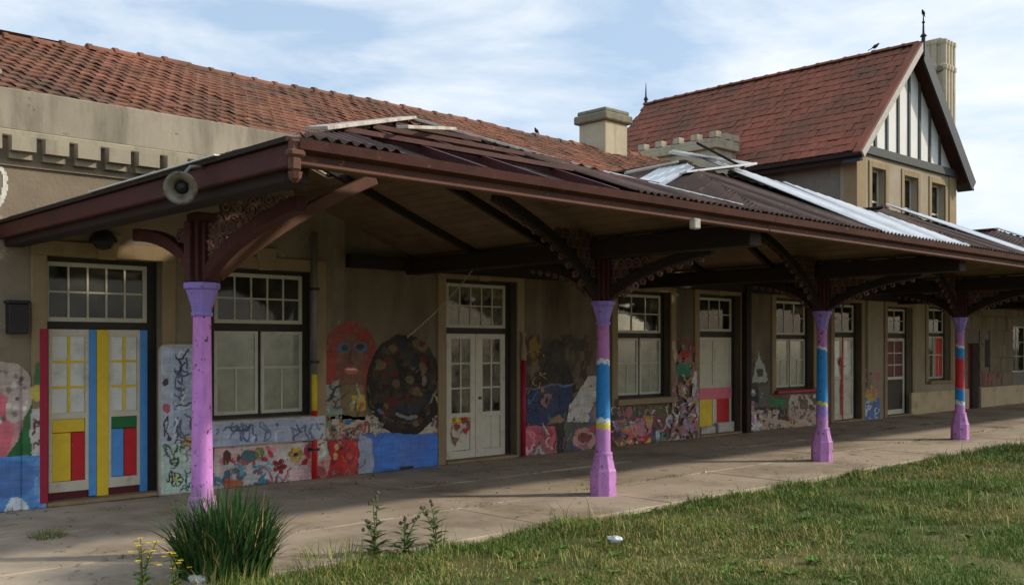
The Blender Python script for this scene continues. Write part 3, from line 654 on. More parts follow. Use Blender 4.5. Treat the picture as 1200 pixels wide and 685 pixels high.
m = MB(); m.box(X0c-.08, Y0c-.08, 9.68, X1c+.08, Y1c+.06, 9.84); m.build('chimney_collar', M['chimney_cap'], tcm, bevel=.03)
m = MB(); m.box(X0c-.02, Y0c-.02, 10.45, X1c+.02, Y1c+.02, 10.66); m.build('chimney_cap', M['chimney'], tcm, bevel=.03)
# broad crenellated stack in the valley between the roofs
bs = MB(); bx0, bx1, by0, by1 = 21.75, 22.7, 15.3, 17.8; bs.box(bx0, by0, 5.2, bx1, by1, 7.0); bsm = bs.build('chimney', M['chimney'], twr, bevel=.015, label='broad chimney stack with a toothed cap between the two roofs')
m = MB(); m.box(bx0-.1, by0-.1, 7.001, bx1+.02, by1+.1, 7.16); m.box(bx0-.06, by0-.06, 7.161, bx1+.02, by1+.06, 7.28); m.build('chimney_cap', M['chimney'], bsm, bevel=.02)
tm = MB(); tm.box(-.11, -.11, 0, .11, .11, .16); tmm = tm.mesh('cap_tooth'); tmm.materials.append(M['chimney'])
for k in range(5):
    o = bpy.data.objects.new('cap_tooth', tmm); COL.objects.link(o); o.location = (bx0+.03, by0+.03+k*.6, 7.281); attach(o, bsm)
for k in range(2):
    o = bpy.data.objects.new('cap_tooth', tmm); COL.objects.link(o); o.location = (bx0+.48+k*.38, by0+.03, 7.281); attach(o, bsm)
m = MB(); m.box(bx0-.02, by0-.35, 6.05, bx1, by0-.01, 6.12); m.build('flashing', M['zinc'], bsm)

# ------------------------------------------------------------------ stone wing beyond the tower
wing = thing('stone_wing', 'single storey coursed stone wing beyond the gabled station wing', 'station wing', (34, YF, 0))
openings.clear()
xa, xb = PX(1133, YF), PX(1147, YF); openings.append((xa, xb, -.02, PZ(1140, 402, YF)))
xc, xd2 = PX(1151, YF), PX(1159, YF); zc, zd = PZ(1155, 430, YF), PZ(1155, 398, YF); openings.append((xc, xd2, zc, zd))
xe, xf = PX(1186, YF), PX(1206, YF); ze, zf = PZ(1195, 436, YF), PZ(1195, 382, YF); openings.append((xe, xf, ze, zf))
wall(wing, XT1+.001, 44, -.3, 4.2, openings, M['stucco_grey'])
m = MB(); m.box(XT1+.01, YF+.43, 4.2, 44, YF+4, 4.4); m.build('roof', M['rust'], wing)
for a, b, c, d in ((xc, xd2, zc, zd), (xe, xf, ze, zf)):
    m = MB(); pr = glazed(m, a, b, c, d, YD, 2, 3); w = m.build('window', M['frame'], wing)
    for r in pr: pane(r, YD+.016, M['glass'], w)
m = MB(); m.box(xa+.01, YD+.05, 0, xb-.01, YD+.1, openings[0][3]-.02); m.build('door', M['p_maroon'], wing, label='dark doorway boarded in maroon')
segs = lambda z0, z1: [(a, b) for a, b in zip([XT1+.03]+[o[1] for o in openings if o[2]<z1 and o[3]>z0], [o[0] for o in openings if o[2]<z1 and o[3]>z0]+[43.9]) if b-a > .08]
z = .62
while z < 4.1:
    for a, b in segs(z, z+.40):
        x = a
        while x < b - .05:
            wln = min(random.uniform(.7, 1.1), b - x)
            if b - x - wln < .25: wln = b - x
            m = MB(); m.box(x+.008, YF-.035+random.uniform(-.006,.006), z+.012, x+wln-.008, YF+.01, z+.40); m.build('stone_block', M['wing_stone'], wing, bevel=.008); x += wln
    z += .42
for a, b in segs(0.1, .5):
    m = MB(); m.box(a, YF-.07, .01, b, YF+.01, .6); m.build('plinth', M['bone'], wing, bevel=.01)
m = MB(); m.box(PX(1066, YF), YF-.06, .005, XT1-.02, YF+.01, PZ(1090, 458, YF)); m.build('plinth', M['bone'], twr, bevel=.01)

# ------------------------------------------------------------------ the platform canopy
YC = 8.2; COLX = [4.0 + 5.28 * k for k in range(5)]; YE = 5.80; YPK = 8.5; ZEV = 3.18; ZPK0 = 4.15; YW = 11.896
can = thing('platform_canopy', 'long timber platform canopy with oxblood fascia and broken hipped bay roofs', 'canopy', (8, YC, 3))
bays = [3.50] + [COLX[0] - .14 + 5.28 * k for k in range(1, 8)]
DZ = ZEV - 3.36
def corr(origin, u, v, width, lim, mat, name, parent, pitch=.10, amp=.016, tilt=0, lo=None, label=None):
    """corrugated sheet: u across the flutes, lim(t)-> slope length, lo(t)-> start"""
    o, u, v = Vector(origin), Vector(u).normalized(), Vector(v).normalized(); n_ = u.cross(v)
    if n_.z < 0: n_ = -n_
    k = max(2, int(width / (pitch / 4))); vs = []; fs = []
    for i in range(k + 1):
        t = width * i / k; h = amp * math.sin(2*math.pi*t/pitch); a = lo(t) if lo else 0; b = max(lim(t), a + .004)
        for q in (a, b):
            p = o + u*t + v*q + n_*(h + tilt*q); vs.append(tuple(p))
        for q in (a, b):
            p = o + u*t + v*q + n_*(h + tilt*q - .006); vs.append(tuple(p))
    for i in range(k):
        b = i*4; fs += [(b,b+4,b+5,b+1), (b+2,b+3,b+7,b+6), (b,b+2,b+6,b+4), (b+1,b+5,b+7,b+3)]
    m = MB(); m.v = vs; m.f = fs; return m.build(name, mat, parent, label=label)
PEAK = [(8.5, 4.15), (8.8, 4.42), (8.4, 4.22), (8.5, 4.26), (8.5, 4.2), (8.5, 4.2), (8.5, 4.2), (8.5, 4.2)]
def bay(k, xa):
    YPK, ZPK = PEAK[k]; SLF = math.hypot(YPK-YE, ZPK-ZEV)
    xb = bays[k+1]; xm = xb - 2.64; hwa, hwb = xm - xa, xb - xm; wd_ = xb - xa
    # side slopes: sheets run from valley to ridge
    for side in (0, 1):
        x0 = xa if side == 0 else xb; hw_ = hwb if side else hwa; SLX = math.hypot(hw_, ZPK-ZEV); v = Vector((-hw_ if side else hw_, 0, ZPK-ZEV)).normalized()
        y = YE; i = 0
        cb = MB()
        while y < YW - .05:
            w = min(.86, YW - y)
            gap = side == 1 and k in (0, 2, 3) and abs(y + w/2 - 10.45) < .45
            def lim(t, y=y): return SLX * min(1, max(0, (y + t - YE) / (YPK - YE)))
            L_ = (lambda t, f=lim: f(t) * (.80 if gap else 1))
            mt = M['rust']
            if side == 0 and k == 1 and y > 8: mt = M['zinc'] if i % 2 else M['rust']
            if not (k == 0 and side == 0 and i == 0):
                corr((x0, y, ZEV + .075), (0,1,0), v, w - .01, L_, mt, 'roof_sheet', can, tilt=random.uniform(0, .006))
            y += w; i += 1
        # boarded ceiling below
        nb = 17
        for b in range(nb):
            s0, s1 = SLX * b / nb, SLX * (b + 1) / nb - .008; ys = YE + (YPK-YE) * (s0+s1)/2/SLX + .05
            n_ = Vector((-v.z, 0, v.x)) if side == 0 else Vector((v.z, 0, -v.x))
            if n_.z < 0: n_ = -n_
            if b >= nb - 3 and side == 1 and k in (0, 2, 3): spans = [(ys, 10.15), (10.8, YW)]
            else: spans = [(ys, YW)]
            for ya, yb_ in spans:
                p = [Vector((x0, ya, ZEV-.02)) + v*s0, Vector((x0, ya, ZEV-.02)) + v*s1, Vector((x0, yb_, ZEV-.02)) + v*s1, Vector((x0, yb_, ZEV-.02)) + v*s0]
                q = [t + n_*.02 for t in p]; b0 = len(cb.v); cb.v += [tuple(t) for t in p + q]
                cb.f += [tuple(b0+j for j in f) for f in ((0,3,2,1),(4,5,6,7),(0,1,5,4),(1,2,6,5),(2,3,7,6),(3,0,4,7))]
        cb.build('ceiling_boarding', M['ceiling'], can)
        for yr in ((9.0, 10.4) if k < 5 else ()):
            a = Vector((x0, yr, ZEV-.07)); e = a + v*SLX; r = MB(); r.beam(a, e, .07, .09); r.build('rafter', M['darkwood'], can)
    # ridge capping and hip rafters
    if k != 0:
        m = MB(); m.beam((xm, YPK-.05, ZPK+.09), (xm, YW, ZPK+.09), .22, .03); m.build('ridge_capping', M['rust'], can)
    else:
        m = MB(); m.beam((xm, YPK+.3, ZPK+.07), (xm, YW, ZPK+.07), .22, .03); m.build('ridge_capping', M['rust'], can)
    for xe in (xa, xb):
        m = MB(); m.beam((xe, YE+.05, ZEV-.02), (xm, YPK, ZPK-.03), .07, .11); m.build('hip_rafter', M['darkwood'], can)
    # front hip: boarding and sheets
    vf = Vector((0, YPK-YE, ZPK-ZEV)).normalized(); hb_ = MB()
    for b in range(12):
        s0, s1 = SLF*b/12, SLF*(b+1)/12 - .01; f0 = (s1/SLF)
        if k == 0 and b in (5, 6, 8, 9, 10): continue
        p0 = Vector((xa + hwa*f0, YE, ZEV-.035)); p1 = Vector((xb - hwb*f0, YE, ZEV-.035))
        p = [p0+vf*s0, p1+vf*s0, p1+vf*s1, p0+vf*s1]; n_ = Vector((0, -vf.z, vf.y)); q = [t + n_*.02 for t in p]; b0 = len(hb_.v); hb_.v += [tuple(t) for t in p+q]
        hb_.f += [tuple(b0+j for j in f) for f in ((0,3,2,1),(4,5,6,7),(0,1,5,4),(1,2,6,5),(2,3,7,6),(3,0,4,7))]
    hb_.build('ceiling_boarding', M['darkwood'], can)
    t0 = 0; i = 0
    while t0 < wd_ - .02:
        w = min(.88, wd_ - t0)
        def lim(t, t0=t0): return SLF * max(0, 1 - abs(t0 + t - hwa)/(hwa if t0 + t < hwa else hwb))
        mt = M['rust']; fn = lim; tl = 0
        if k == 1 and 2.5 < t0 < 4.6: mt = M['zinc']; tl = .04 + .035*random.random()
        if k == 2 and 2.2 < t0 < 3.0: mt = M['zinc']; tl = .03
        if k == 3 and 2.2 < t0 < 3.0: mt = M['zinc']; tl = .02
        skip = (k == 0 and i in (1, 2, 3)) or False
        if k == 0 and i in (0, 4, 5): fn = (lambda t, f=lim: f(t) * .8)
        if not skip: corr((xa + t0, YE, ZEV + .075), (1,0,0), vf, w - .012, fn, mt, 'roof_sheet', can, tilt=tl, label='pale loose zinc sheet' if mt is M['zinc'] else None)
        t0 += w; i += 1
    if k == 0:
        for f in (.16, .30, .42, .58, .70, .84):
            x = xa + wd_*f; ln = SLF * max(.05, 1 - abs(x-xm)/(hwa if x < xm else hwb)) + .02
            m = MB(); m.beam(Vector((x, YE+.02, ZEV+.02)), Vector((x, YE+.02, ZEV+.02)) + vf*ln, .06, .09); m.build('rafter', M['redwood'], can)
        for f in (.3, .55, .8):
            o_ = Vector((0, YE, ZEV+.075)) + vf*(SLF*f); m = MB(); m.beam((xa+hwa*f, o_.y, o_.z), (xb-hwb*f, o_.y, o_.z), .06, .04); m.build('batten', M['fascia'], can)
for k in range(7): bay(k, bays[k])
# valley beams across the platform, wall plate, fascia and gutter
for k in range(8):
    x = bays[k] + (.0 if k else .0)
    if k == 0: continue
    m = MB(); m.box(x-.11, YE+.12, 2.90, x+.11, YW, 3.135); m.build('valley_beam', M['darkwood'], can, bevel=.012)
m = MB(); m.box(XB+.02, YW-.12, 2.95, bays[7]-.2, YF-.004, 3.14); m.build('wall_plate', M['darkwood'], can)
for k in range(7):
    a, b = bays[k] + (0 if k else -.05) + .003, bays[k+1] - .003
    m = MB(); m.box(a, YE-.03, 3.06, b, YE+.03, 3.20); m.build('fascia_board', M['fascia'], can, bevel=.008)
    g = MB(); sect = [(0,0),(-.08,.02),(-.105,.085),(-.088,.085),(-.07,.035),(0,.018)]
    g.sweep([((a, YE-.032, 3.115), (0,1,0), (0,0,1)), ((b, YE-.032, 3.115), (0,1,0), (0,0,1))], sect); g.build('gutter', M['fascia'], can)
    m = MB(); m.box(a, YE-.05, 3.04, b, YE+.045, 3.068); m.build('fascia_moulding', M['brace'], can, bevel=.008)
# end verge on the left
m = MB(); m.box(bays[0]-.09, YE-.04, 3.02, bays[0]-.03, YW+.0, 3.18); m.build('verge_board', M['redwood'], can, bevel=.01)
m = MB(); m.box(bays[0]-.028, YE+.1, 2.94, bays[0]+.16, YW, 3.12); m.build('end_beam', M['darkwood'], can, bevel=.012)
m = MB(); m.box(bays[0]-.12, YE-.06, 3.181, bays[0]+.05, YW+.03, 3.215); m.build('verge_capping', M['darkwood'], can)
m = MB(); m.box(bays[0]-.14, YE+.9, 3.217, bays[0]-.04, YE+3.3, 3.228); m.build('flashing', M['zinc'], can)
m = MB(); m.box(bays[0]-.10, YE-.10, 2.99, bays[0]-.02, YE-.04, 3.20); m.box(bays[0]-.12, YE-.12, 3.08, bays[0]-.0, YE-.04, 3.13); m.build('corner_block', M['brace'], can, bevel=.015)
m = MB(); m.lathe([(.015,-.07),(.04,-.045),(.05,0)], 8, (bays[0]-.055, YE-.07, 2.985)); m.build('drop_finial', M['brace'], can)
YPK, ZPK = PEAK[0]
# loose boards lying on the broken first bay and at the second peak
def board(p0, p1, w, mat, lab, cat='plank', grp='loose boards on the canopy roof', h=.03):
    m = MB(); m.beam(p0, p1, w, h); o = m.build('loose_board', mat, None, bevel=.004); tag(o, lab, cat, grp); return o
x0_, x1_ = bays[0], bays[1] - 2.64
hipz = lambda f, d=.10: Vector((x0_ + (x1_-x0_)*f, YE + (YPK-YE)*f, ZEV + (ZPK-ZEV)*f + d))
board(hipz(.12), hipz(1.0, .13), .16, M['whiteboard'], 'long whitish board lying along the left hip of the broken canopy bay')
board(hipz(.35, .16) + Vector((.35,-.25,-.06)), hipz(.80, .14) + Vector((.45,-.35,-.10)), .10, M['whiteboard'], 'second whitish board just in front of the long board on the broken hip')
board(Vector((x1_, YPK, ZPK+.12)), Vector((x1_+1.5, YPK-1.3, ZPK-.42)), .10, M['whiteboard'], 'pale flashing board running down right from the first canopy peak')
board(Vector((x1_+1.3, YPK-1.6, ZPK-.50)), Vector((x1_+2.5, YE+.2, ZEV+.14)), .08, M['zinc'], 'grey strip hanging at the valley right of the first peak')
xp = bays[1] + 2.64; YPK, ZPK = PEAK[1]
board(Vector((xp-.5, YPK-.1, ZPK+.16)), Vector((xp+.55, YPK-.75, ZPK+.02)), .14, M['zinc'], 'pale strip sticking out left of the second canopy peak')
board(Vector((xp-.75, YPK-.5, ZPK-.22)), Vector((xp+.35, YPK-.9, ZPK-.02)), .20, M['zinc'], 'bent pale sheet scrap below the second canopy peak')
board(Vector((xp-.15, YPK-.3, ZPK+.30)), Vector((xp+.15, YPK-.9, ZPK-.10)), .10, M['darkwood'], 'dark broken batten at the second canopy peak')
board(Vector((xp-1.6, YPK-.2, ZPK-.28)), Vector((xp-1.0, YPK-.6, ZPK-.12)), .12, M['whiteboard'], 'short whitish board left of the second canopy peak')

# ------------------------------------------------------------------ painted columns with timber brackets
PAINT = {'lilac': L((196,136,200)), 'violet': L((152,128,204)), 'pink': L((188,118,178)), 'blue': L((40,132,200)), 'yellow': L((206,196,70)), 'white': L((214,220,222)), 'red': L((200,40,42)), 'bright': L((212,140,216))}
def arm(base, d, D, H, z0, zb, parent, mat, fret=True, w=.10, h=.12, sl=.25):
    d = Vector(d); t_ = Vector((-d.y, d.x, 0)); pts = []
    for i in range(13):
        a = math.pi/2*i/12; dd = .13 + D*(1-math.cos(a))*(1-sl) + D*sl*(i/12); zz = z0 + H*((1-sl)*math.sin(a) + sl*(i/12))
        pts.append((dd, zz))
    rows = []
    for i, (dd, zz) in enumerate(pts):
        p, q = pts[max(i-1,0)], pts[min(i+1,12)]; tx, tz = q[0]-p[0], q[1]-p[1]; l_ = math.hypot(tx, tz)
        rows.append((Vector(base) + d*dd + Vector((0,0,zz)), t_, d*(-tz/l_) + Vector((0,0,tx/l_))))
    m = MB(); m.sweep(rows, [(-w/2,-h/2),(w/2,-h/2),(w/2,h/2),(-w/2,h/2)]); m.build('brace', mat, parent, bevel=.01)
    if not fret: return
    f = MB(); B = Vector(base); Z = Vector((0,0,1))
    def zc(dd):
        for (a, za), (b, zb2) in zip(pts[:-1], pts[1:]):
            if a <= dd <= b: return za + (zb2-za)*(dd-a)/(b-a+1e-6)
        return pts[-1][1]
    # lacy infill: rows of scrolled rings with a filigree bar along post and beam
    r0 = .062; zz = zb - r0; row = 0
    while zz > pts[0][1]:
        dd = .17 + (r0 if row % 2 else 0)
        while dd < D*.86:
            if zz - r0*.8 > zc(dd + r0*.5) + h*.3:
                f.ring(B + d*dd + Z*zz, d, Z, t_, r0*1.06, r0*.66, .03, 10)
                f.ring(B + d*dd + Z*zz, d, Z, t_, r0*.36, r0*.12, .026, 6)
                f.ring(B + d*(dd+r0) + Z*(zz-r0*.9), d, Z, t_, r0*.34, r0*.1, .026, 6)
            dd += 2*r0
        zz -= 1.8*r0; row += 1
    for i in (range(2, 12) if mat is M['darkwood'] else ()):        # pierced cusps hanging below the brace
        p_, q_ = pts[i-1], pts[i]; tx, tz = q_[0]-p_[0], q_[1]-p_[1]; l_ = math.hypot(tx, tz); rr = .052 - .002*i
        f.ring(B + d*(pts[i][0] + tz/l_*(h*.5+rr*.8)) + Z*(pts[i][1] - tx/l_*(h*.5+rr*.8)), d, Z, t_, rr, rr*.55, .03, 10)
    if mat is M['darkwood']:      # carved solid web near the post
        q = [(dd_, zz_) for dd_, zz_ in pts if dd_ < .13 + D*.42]
        poly = q + [(q[-1][0], zb - .02), (.12, zb - .02)]; n_ = len(poly); g_ = MB()
        for o_ in (-.006, .006): g_.v += [tuple(B + d*a_ + Z*b_ + t_*o_) for a_, b_ in poly]
        g_.f = [tuple(range(n_)), tuple(reversed(range(n_, 2*n_)))] + [(i, (i+1)%n_, n_+(i+1)%n_, n_+i) for i in range(n_)]; g_.build('web_panel', mat, parent)
    if f.v: f.build('fretwork', M['fretwork'], parent)
def column(k, x, bands, label, capc):
    t = thing('canopy_column', label, 'column', (x, YC, 0), 'painted columns along the platform edge')
    # shaft: painted bands with ragged edges
    nz_, nk = 120, 24; zs = np.linspace(.50, 2.14, nz_); V = []; C = []
    for z in zs:
        r = .094 - .018*(z-.5)/1.64
        for j in range(nk):
            a = 2*math.pi*j/nk; V.append((math.cos(a)*r, math.sin(a)*r, z))
            zz = z + .022*math.sin(a+k) + .012*math.sin(a*6+2*k); c = bands[0][1]
            for zb, cc in bands:
                if zz >= zb: c = cc
            C.append(PAINT[c])
    q = [(i*nk+j, i*nk+(j+1)%nk, (i+1)*nk+(j+1)%nk, (i+1)*nk+j) for i in range(nz_-1) for j in range(nk)]
    me = grid_mesh('shaft', np.array(V), np.array(q), colors=np.array(C)); me.materials.append(M['colpaint']); me.polygons.foreach_set('use_smooth', [True]*len(me.polygons))
    o = bpy.data.objects.new('shaft', me); COL.objects.link(o); o.parent = t
    def painted(mb, nm, col, bevel=.006):
        o = mb.build(nm, M['colpaint'], t, bevel=bevel); a = o.data.color_attributes.new('Col', 'FLOAT_COLOR', 'POINT')
        a.data.foreach_set('color', np.tile(np.array([*PAINT[col], 1], np.float32), len(o.data.vertices))); return o
    b = MB(); b.lathe([(.172,-.02),(.172,.30),(.155,.33),(.125,.47),(.122,.49)], 8, (x,YC,0), rot=R(22.5)); painted(b, 'base', 'lilac')
    b = MB(); b.lathe([(.108,.485),(.118,.495),(.118,.52),(.104,.535)], 20, (x,YC,0)); painted(b, 'base_ring', 'lilac', 0)
    b = MB(); b.lathe([(.088,2.10),(.094,2.11),(.094,2.13),(.086,2.14)], 20, (x,YC,0)); painted(b, 'neck_ring', capc, 0)
    b = MB(); b.lathe([(.084,2.13),(.092,2.18),(.135,2.32),(.142,2.335)], 8, (x,YC,0), rot=R(22.5)); painted(b, 'capital', capc)
    b = MB(); b.lathe([(.150,2.336),(.156,2.345),(.156,2.385),(.15,2.395)], 8, (x,YC,0), rot=R(22.5)); painted(b, 'abacus', capc)
    p = MB(); p.box(x-.10, YC-.10, 2.396, x+.10, YC+.10, 3.0); p.build('timber_post', M['redwood'], t, bevel=.012)
    for dx, dy in ((1,0),(-1,0),(0,1),(0,-1)):
        p = MB(); p.box(x+dx*.12-(.026 if dx else .055), YC+dy*.12-(.026 if dy else .055), 2.397, x+dx*.12+(.026 if dx else .055), YC+dy*.12+(.026 if dy else .055), 2.92); p.build('post_pilaster', M['redwood'], t, bevel=.01)
    base = (x, YC, 0); mt = M['redwood'] if k == 0 else M['darkwood']
    arm(base, (0,1,0), 1.25, .46, 2.46, 2.90, t, mt)
    arm(base, (0,-1,0), 1.5, .46, 2.46, 2.90, t, mt, sl=.5)
    if k > 0: arm(base, (-1,0,0), 1.7, 1.05, 2.46, 3.25, t, mt, sl=.6)
    arm(base, (1,0,0), 1.7, 1.05, 2.46, 3.25, t, M['brace'] if k == 0 else mt, sl=.8 if k == 0 else .6)
cb = [
 ([(0,'lilac'),(.62,'bright'),(2.1,'violet')], 'plain lilac column with violet capital behind the tall grass clump', 'violet'),
 ([(0,'lilac'),(.80,'yellow'),(.87,'white'),(.93,'blue'),(1.60,'white'),(1.66,'pink'),(2.1,'violet')], 'lilac column with one long blue band edged white and yellow beside the white double door', 'violet'),
 ([(0,'lilac'),(.70,'violet'),(.88,'yellow'),(.93,'blue'),(1.77,'white'),(1.81,'pink'),(2.1,'violet')], 'lilac column with blue band and yellow fleck before the red silled window', 'violet'),
 ([(0,'lilac'),(.68,'white'),(.76,'blue'),(1.0,'red'),(1.60,'blue'),(1.80,'white'),(1.85,'pink'),(2.1,'violet')], 'far lilac column with red band between two blue bands', 'violet'),
 ([(0,'lilac'),(2.1,'violet')], 'plain lilac column at the far end', 'violet')]
for k, x in enumerate(COLX[:4]): column(k, x, *cb[k])

# enamel horn lamp hung from the end verge
lx, ly = 3.2, 6.9
hz = PZ(212, 220, ly) ; lx = PX(212, ly)
lamp = thing('hanging_lamp', 'round enamel lamp shade hanging from the canopy end above the first column', 'lamp', (lx, ly, hz))
ax = Vector((0, 1, 0)); nrm = Vector((-.50, -.80, -.22)).normalized(); a1 = nrm.cross(Vector((0,0,1))).normalized(); a2 = nrm.cross(a1).normalized()
m = MB(); m.lathe([(.03,-.10),(.042,-.09),(.062,-.03),(.098,.0),(.120,.010),(.122,.018),(.096,.008),(.058,-.026),(.036,-.075)], 22, (lx,ly,hz), a1, a2, nrm, cap=False); m.build('lamp_shade', M['lampshade'], lamp, smooth=True)
m = MB(); m.lathe([(0,-.085),(.04,-.08),(.05,-.05),(.03,-.01),(0,.0)], 12, (lx,ly,hz), a1, a2, nrm, cap=False); m.build('bulb', M['darkmetal'], lamp, smooth=True)
m = MB(); m.tube([Vector((lx,ly,hz))-nrm*.11, Vector((lx+.04,ly+.06,hz+.10)), Vector((lx+.10,ly+.06,hz+.17)), Vector((bays[0]-.05,ly+.06,hz+.19))], .014, 8); m.build('lamp_arm', M['metal'], lamp, smooth=True)
m = MB(); fx_ = PX(818, YE-.1); m.box(fx_-.05, YE-.10, 2.96, fx_+.05, YE-.03, 3.06); m.build('gutter_bracket', M['whiteboard'], can, bevel=.01)
# pale rope with knots hanging from the ceiling to the wall
p0 = Vector((PX(572, 11.6), 11.6, PZ(572, 292, 11.6))); p1 = Vector((PX(478, YF-.04), YF-.04, PZ(478, 394, YF-.04)))
rp = thing('hanging_rope', 'pale beaded string slanting down the dark wall beside the white double door', 'string', tuple(p1))
pts = [p0.lerp(p1, i/16) + Vector((0,0,-.10*math.sin(math.pi*i/16))) for i in range(17)]
m = MB(); m.tube(pts, .006, 5); m.build('cord', M['rope'], rp)
m = MB()
for i in range(34):
    t = i/33; p = p0.lerp(p1, t) + Vector((0,0,-.10*math.sin(math.pi*t))); m.lathe([(0,-.024),(.009,-.015),(.009,.015),(0,.024)], 6, p, cap=False)
m.build('beads', M['rope'], rp)
# birds
def bird(pos, head, size, label):
    h = Vector((math.cos(head), math.sin(head), .35)).normalized(); a = h.cross(Vector((0,0,1))).normalized(); b = a.cross(h).normalized(); s = size; m = MB()
    rows = [(-.30,.004,.02),(-.22,.012,.016),(-.12,.03,.012),(-.06,.055,.05),(.0,.07,.068),(.06,.066,.066),(.10,.046,.05),(.13,.036,.038),(.155,.036,.038),(.18,.026,.028),(.195,.010,.012),(.225,.002,.003)]
    n = 10; P = Vector(pos)
    for y, rw, rh in rows:
        for k in range(n):
            t = 2*math.pi*k/n; lift = .02 if y > .1 else 0
            m.v.append(tuple(P + (h*y + a*(rw*math.cos(t)) + b*(rh*math.sin(t) + lift))*s + Vector((0,0,.10*s))))
    for i in range(len(rows)-1):
        for k in range(n): m.f.append((i*n+k, i*n+(k+1)%n, (i+1)*n+(k+1)%n, (i+1)*n+k))
    for q in (-.025, .025): m.tube([P + a*(q*s) + Vector((0,0,.06*s)), P + a*(q*s)], .007*s, 5)
    o = m.build('bird', M['bird'], None, smooth=True); tag(o, label, 'bird', 'birds on the roofs'); return o
bird((PX(629, RY1), RY1, RZ1 + .06), R(200), .62, 'small dark bird perched on the ridge of the low range roof')
yb = YG0 + 1.3; bird((XTC, yb, ZA + .12), R(-90), .7, 'dark bird perched on the tall gable ridge near the finial')
bird((XTC, YG0-.03, ZA + .71), R(190), .65, 'dark bird on the tip of the gable finial')

# ------------------------------------------------------------------ murals: flat paint on the wall, laid on as thin coloured sheets
class Paint:
    def __init__(s, X, Z, Y, wob=2.6):
        s.X, s.Z = X, Z; r = X*ST - Y*CT; f = X*CT + Y*ST
        s.x = 600 + FPX*r/f + wob*(fbm(X*7+3, Z*7)-.5)*2; s.y = 404 - FPX*(Z-EYE)/f + wob*(fbm(X*7+40, Z*7+9)-.5)*2
        s.c = np.zeros((len(X), 3)); s.m = np.zeros(len(X), bool)
        s.n1 = fbm(X*3.1, Z*3.1); s.n2 = fbm(X*9+50, Z*9+50); s.n3 = fbm(X*22+9, Z*22+90)
    def put(s, mask, col, jit=.25, keep=0):
        if keep: mask = mask & (s.n2 > keep)
        k = (1 + jit*(s.n2[mask]-.5)*2)[:, None]; s.c[mask] = np.clip(np.array(lin(col))*k, 0, 1); s.m |= mask; return s
    def rect(s, a, b, c, d): return (s.x > a) & (s.x < b) & (s.y > c) & (s.y < d)
    def ell(s, cx, cy, rx, ry, rot=0):
        dx, dy = s.x-cx, s.y-cy; ca, sa = math.cos(rot), math.sin(rot)
        return ((dx*ca+dy*sa)/rx)**2 + ((-dx*sa+dy*ca)/ry)**2 < 1
    def poly(s, pts):
        ins = np.zeros(len(s.x), bool); n = len(pts)
        for i in range(n):
            (x1, y1), (x2, y2) = pts[i], pts[(i+1) % n]
            if y1 == y2: continue
            c = ((y1 > s.y) != (y2 > s.y)) & (s.x < (x2-x1)*(s.y-y1)/(y2-y1) + x1); ins ^= c
        return ins
    def line(s, pts, w):
        r = np.zeros(len(s.x), bool)
        for (x1, y1), (x2, y2) in zip(pts[:-1], pts[1:]):
            dx, dy = x2-x1, y2-y1; t = np.clip(((s.x-x1)*dx+(s.y-y1)*dy)/(dx*dx+dy*dy+1e-9), 0, 1)
            r |= (s.x-x1-t*dx)**2 + (s.y-y1-t*dy)**2 < w*w/4
        return r
    def ringm(s, cx, cy, r, w): 
        d = np.hypot(s.x-cx, s.y-cy); return abs(d-r) < w/2
    def blobs(s, area, cols, n, r0, r1, rs):
        g = np.random.RandomState(rs); a, b, c, d = area
        for i in range(n):
            s.put(s.ell(g.uniform(a,b), g.uniform(c,d), g.uniform(r0,r1), g.uniform(r0,r1), g.uniform(0,3)) & s.rect(a,b,c,d), cols[g.randint(len(cols))])
    def scrib(s, area, cols, n, w, rs, sp=10):
        g = np.random.RandomState(rs); a, b, c, d = area
        for i in range(n):
            x, y = g.uniform(a,b), g.uniform(c,d); p = [(x,y)]; th = g.uniform(0,6.3)
            for k in range(6): th += g.uniform(-1.2,1.2); x += math.cos(th)*sp/4; y += math.sin(th)*sp/3; p.append((x,y))
            s.put(s.line(p, w) & s.rect(a,b,c,d), cols[g.randint(len(cols))])
    def flower(s, cx, cy, r, pet, core, n=6):
        for k in range(n):
            a = 6.283*k/n; s.put(s.ell(cx+math.cos(a)*r*.6, cy+math.sin(a)*r*.6, r*.42, r*.34, a), pet)
        s.put(s.ell(cx, cy, r*.32, r*.32), core)
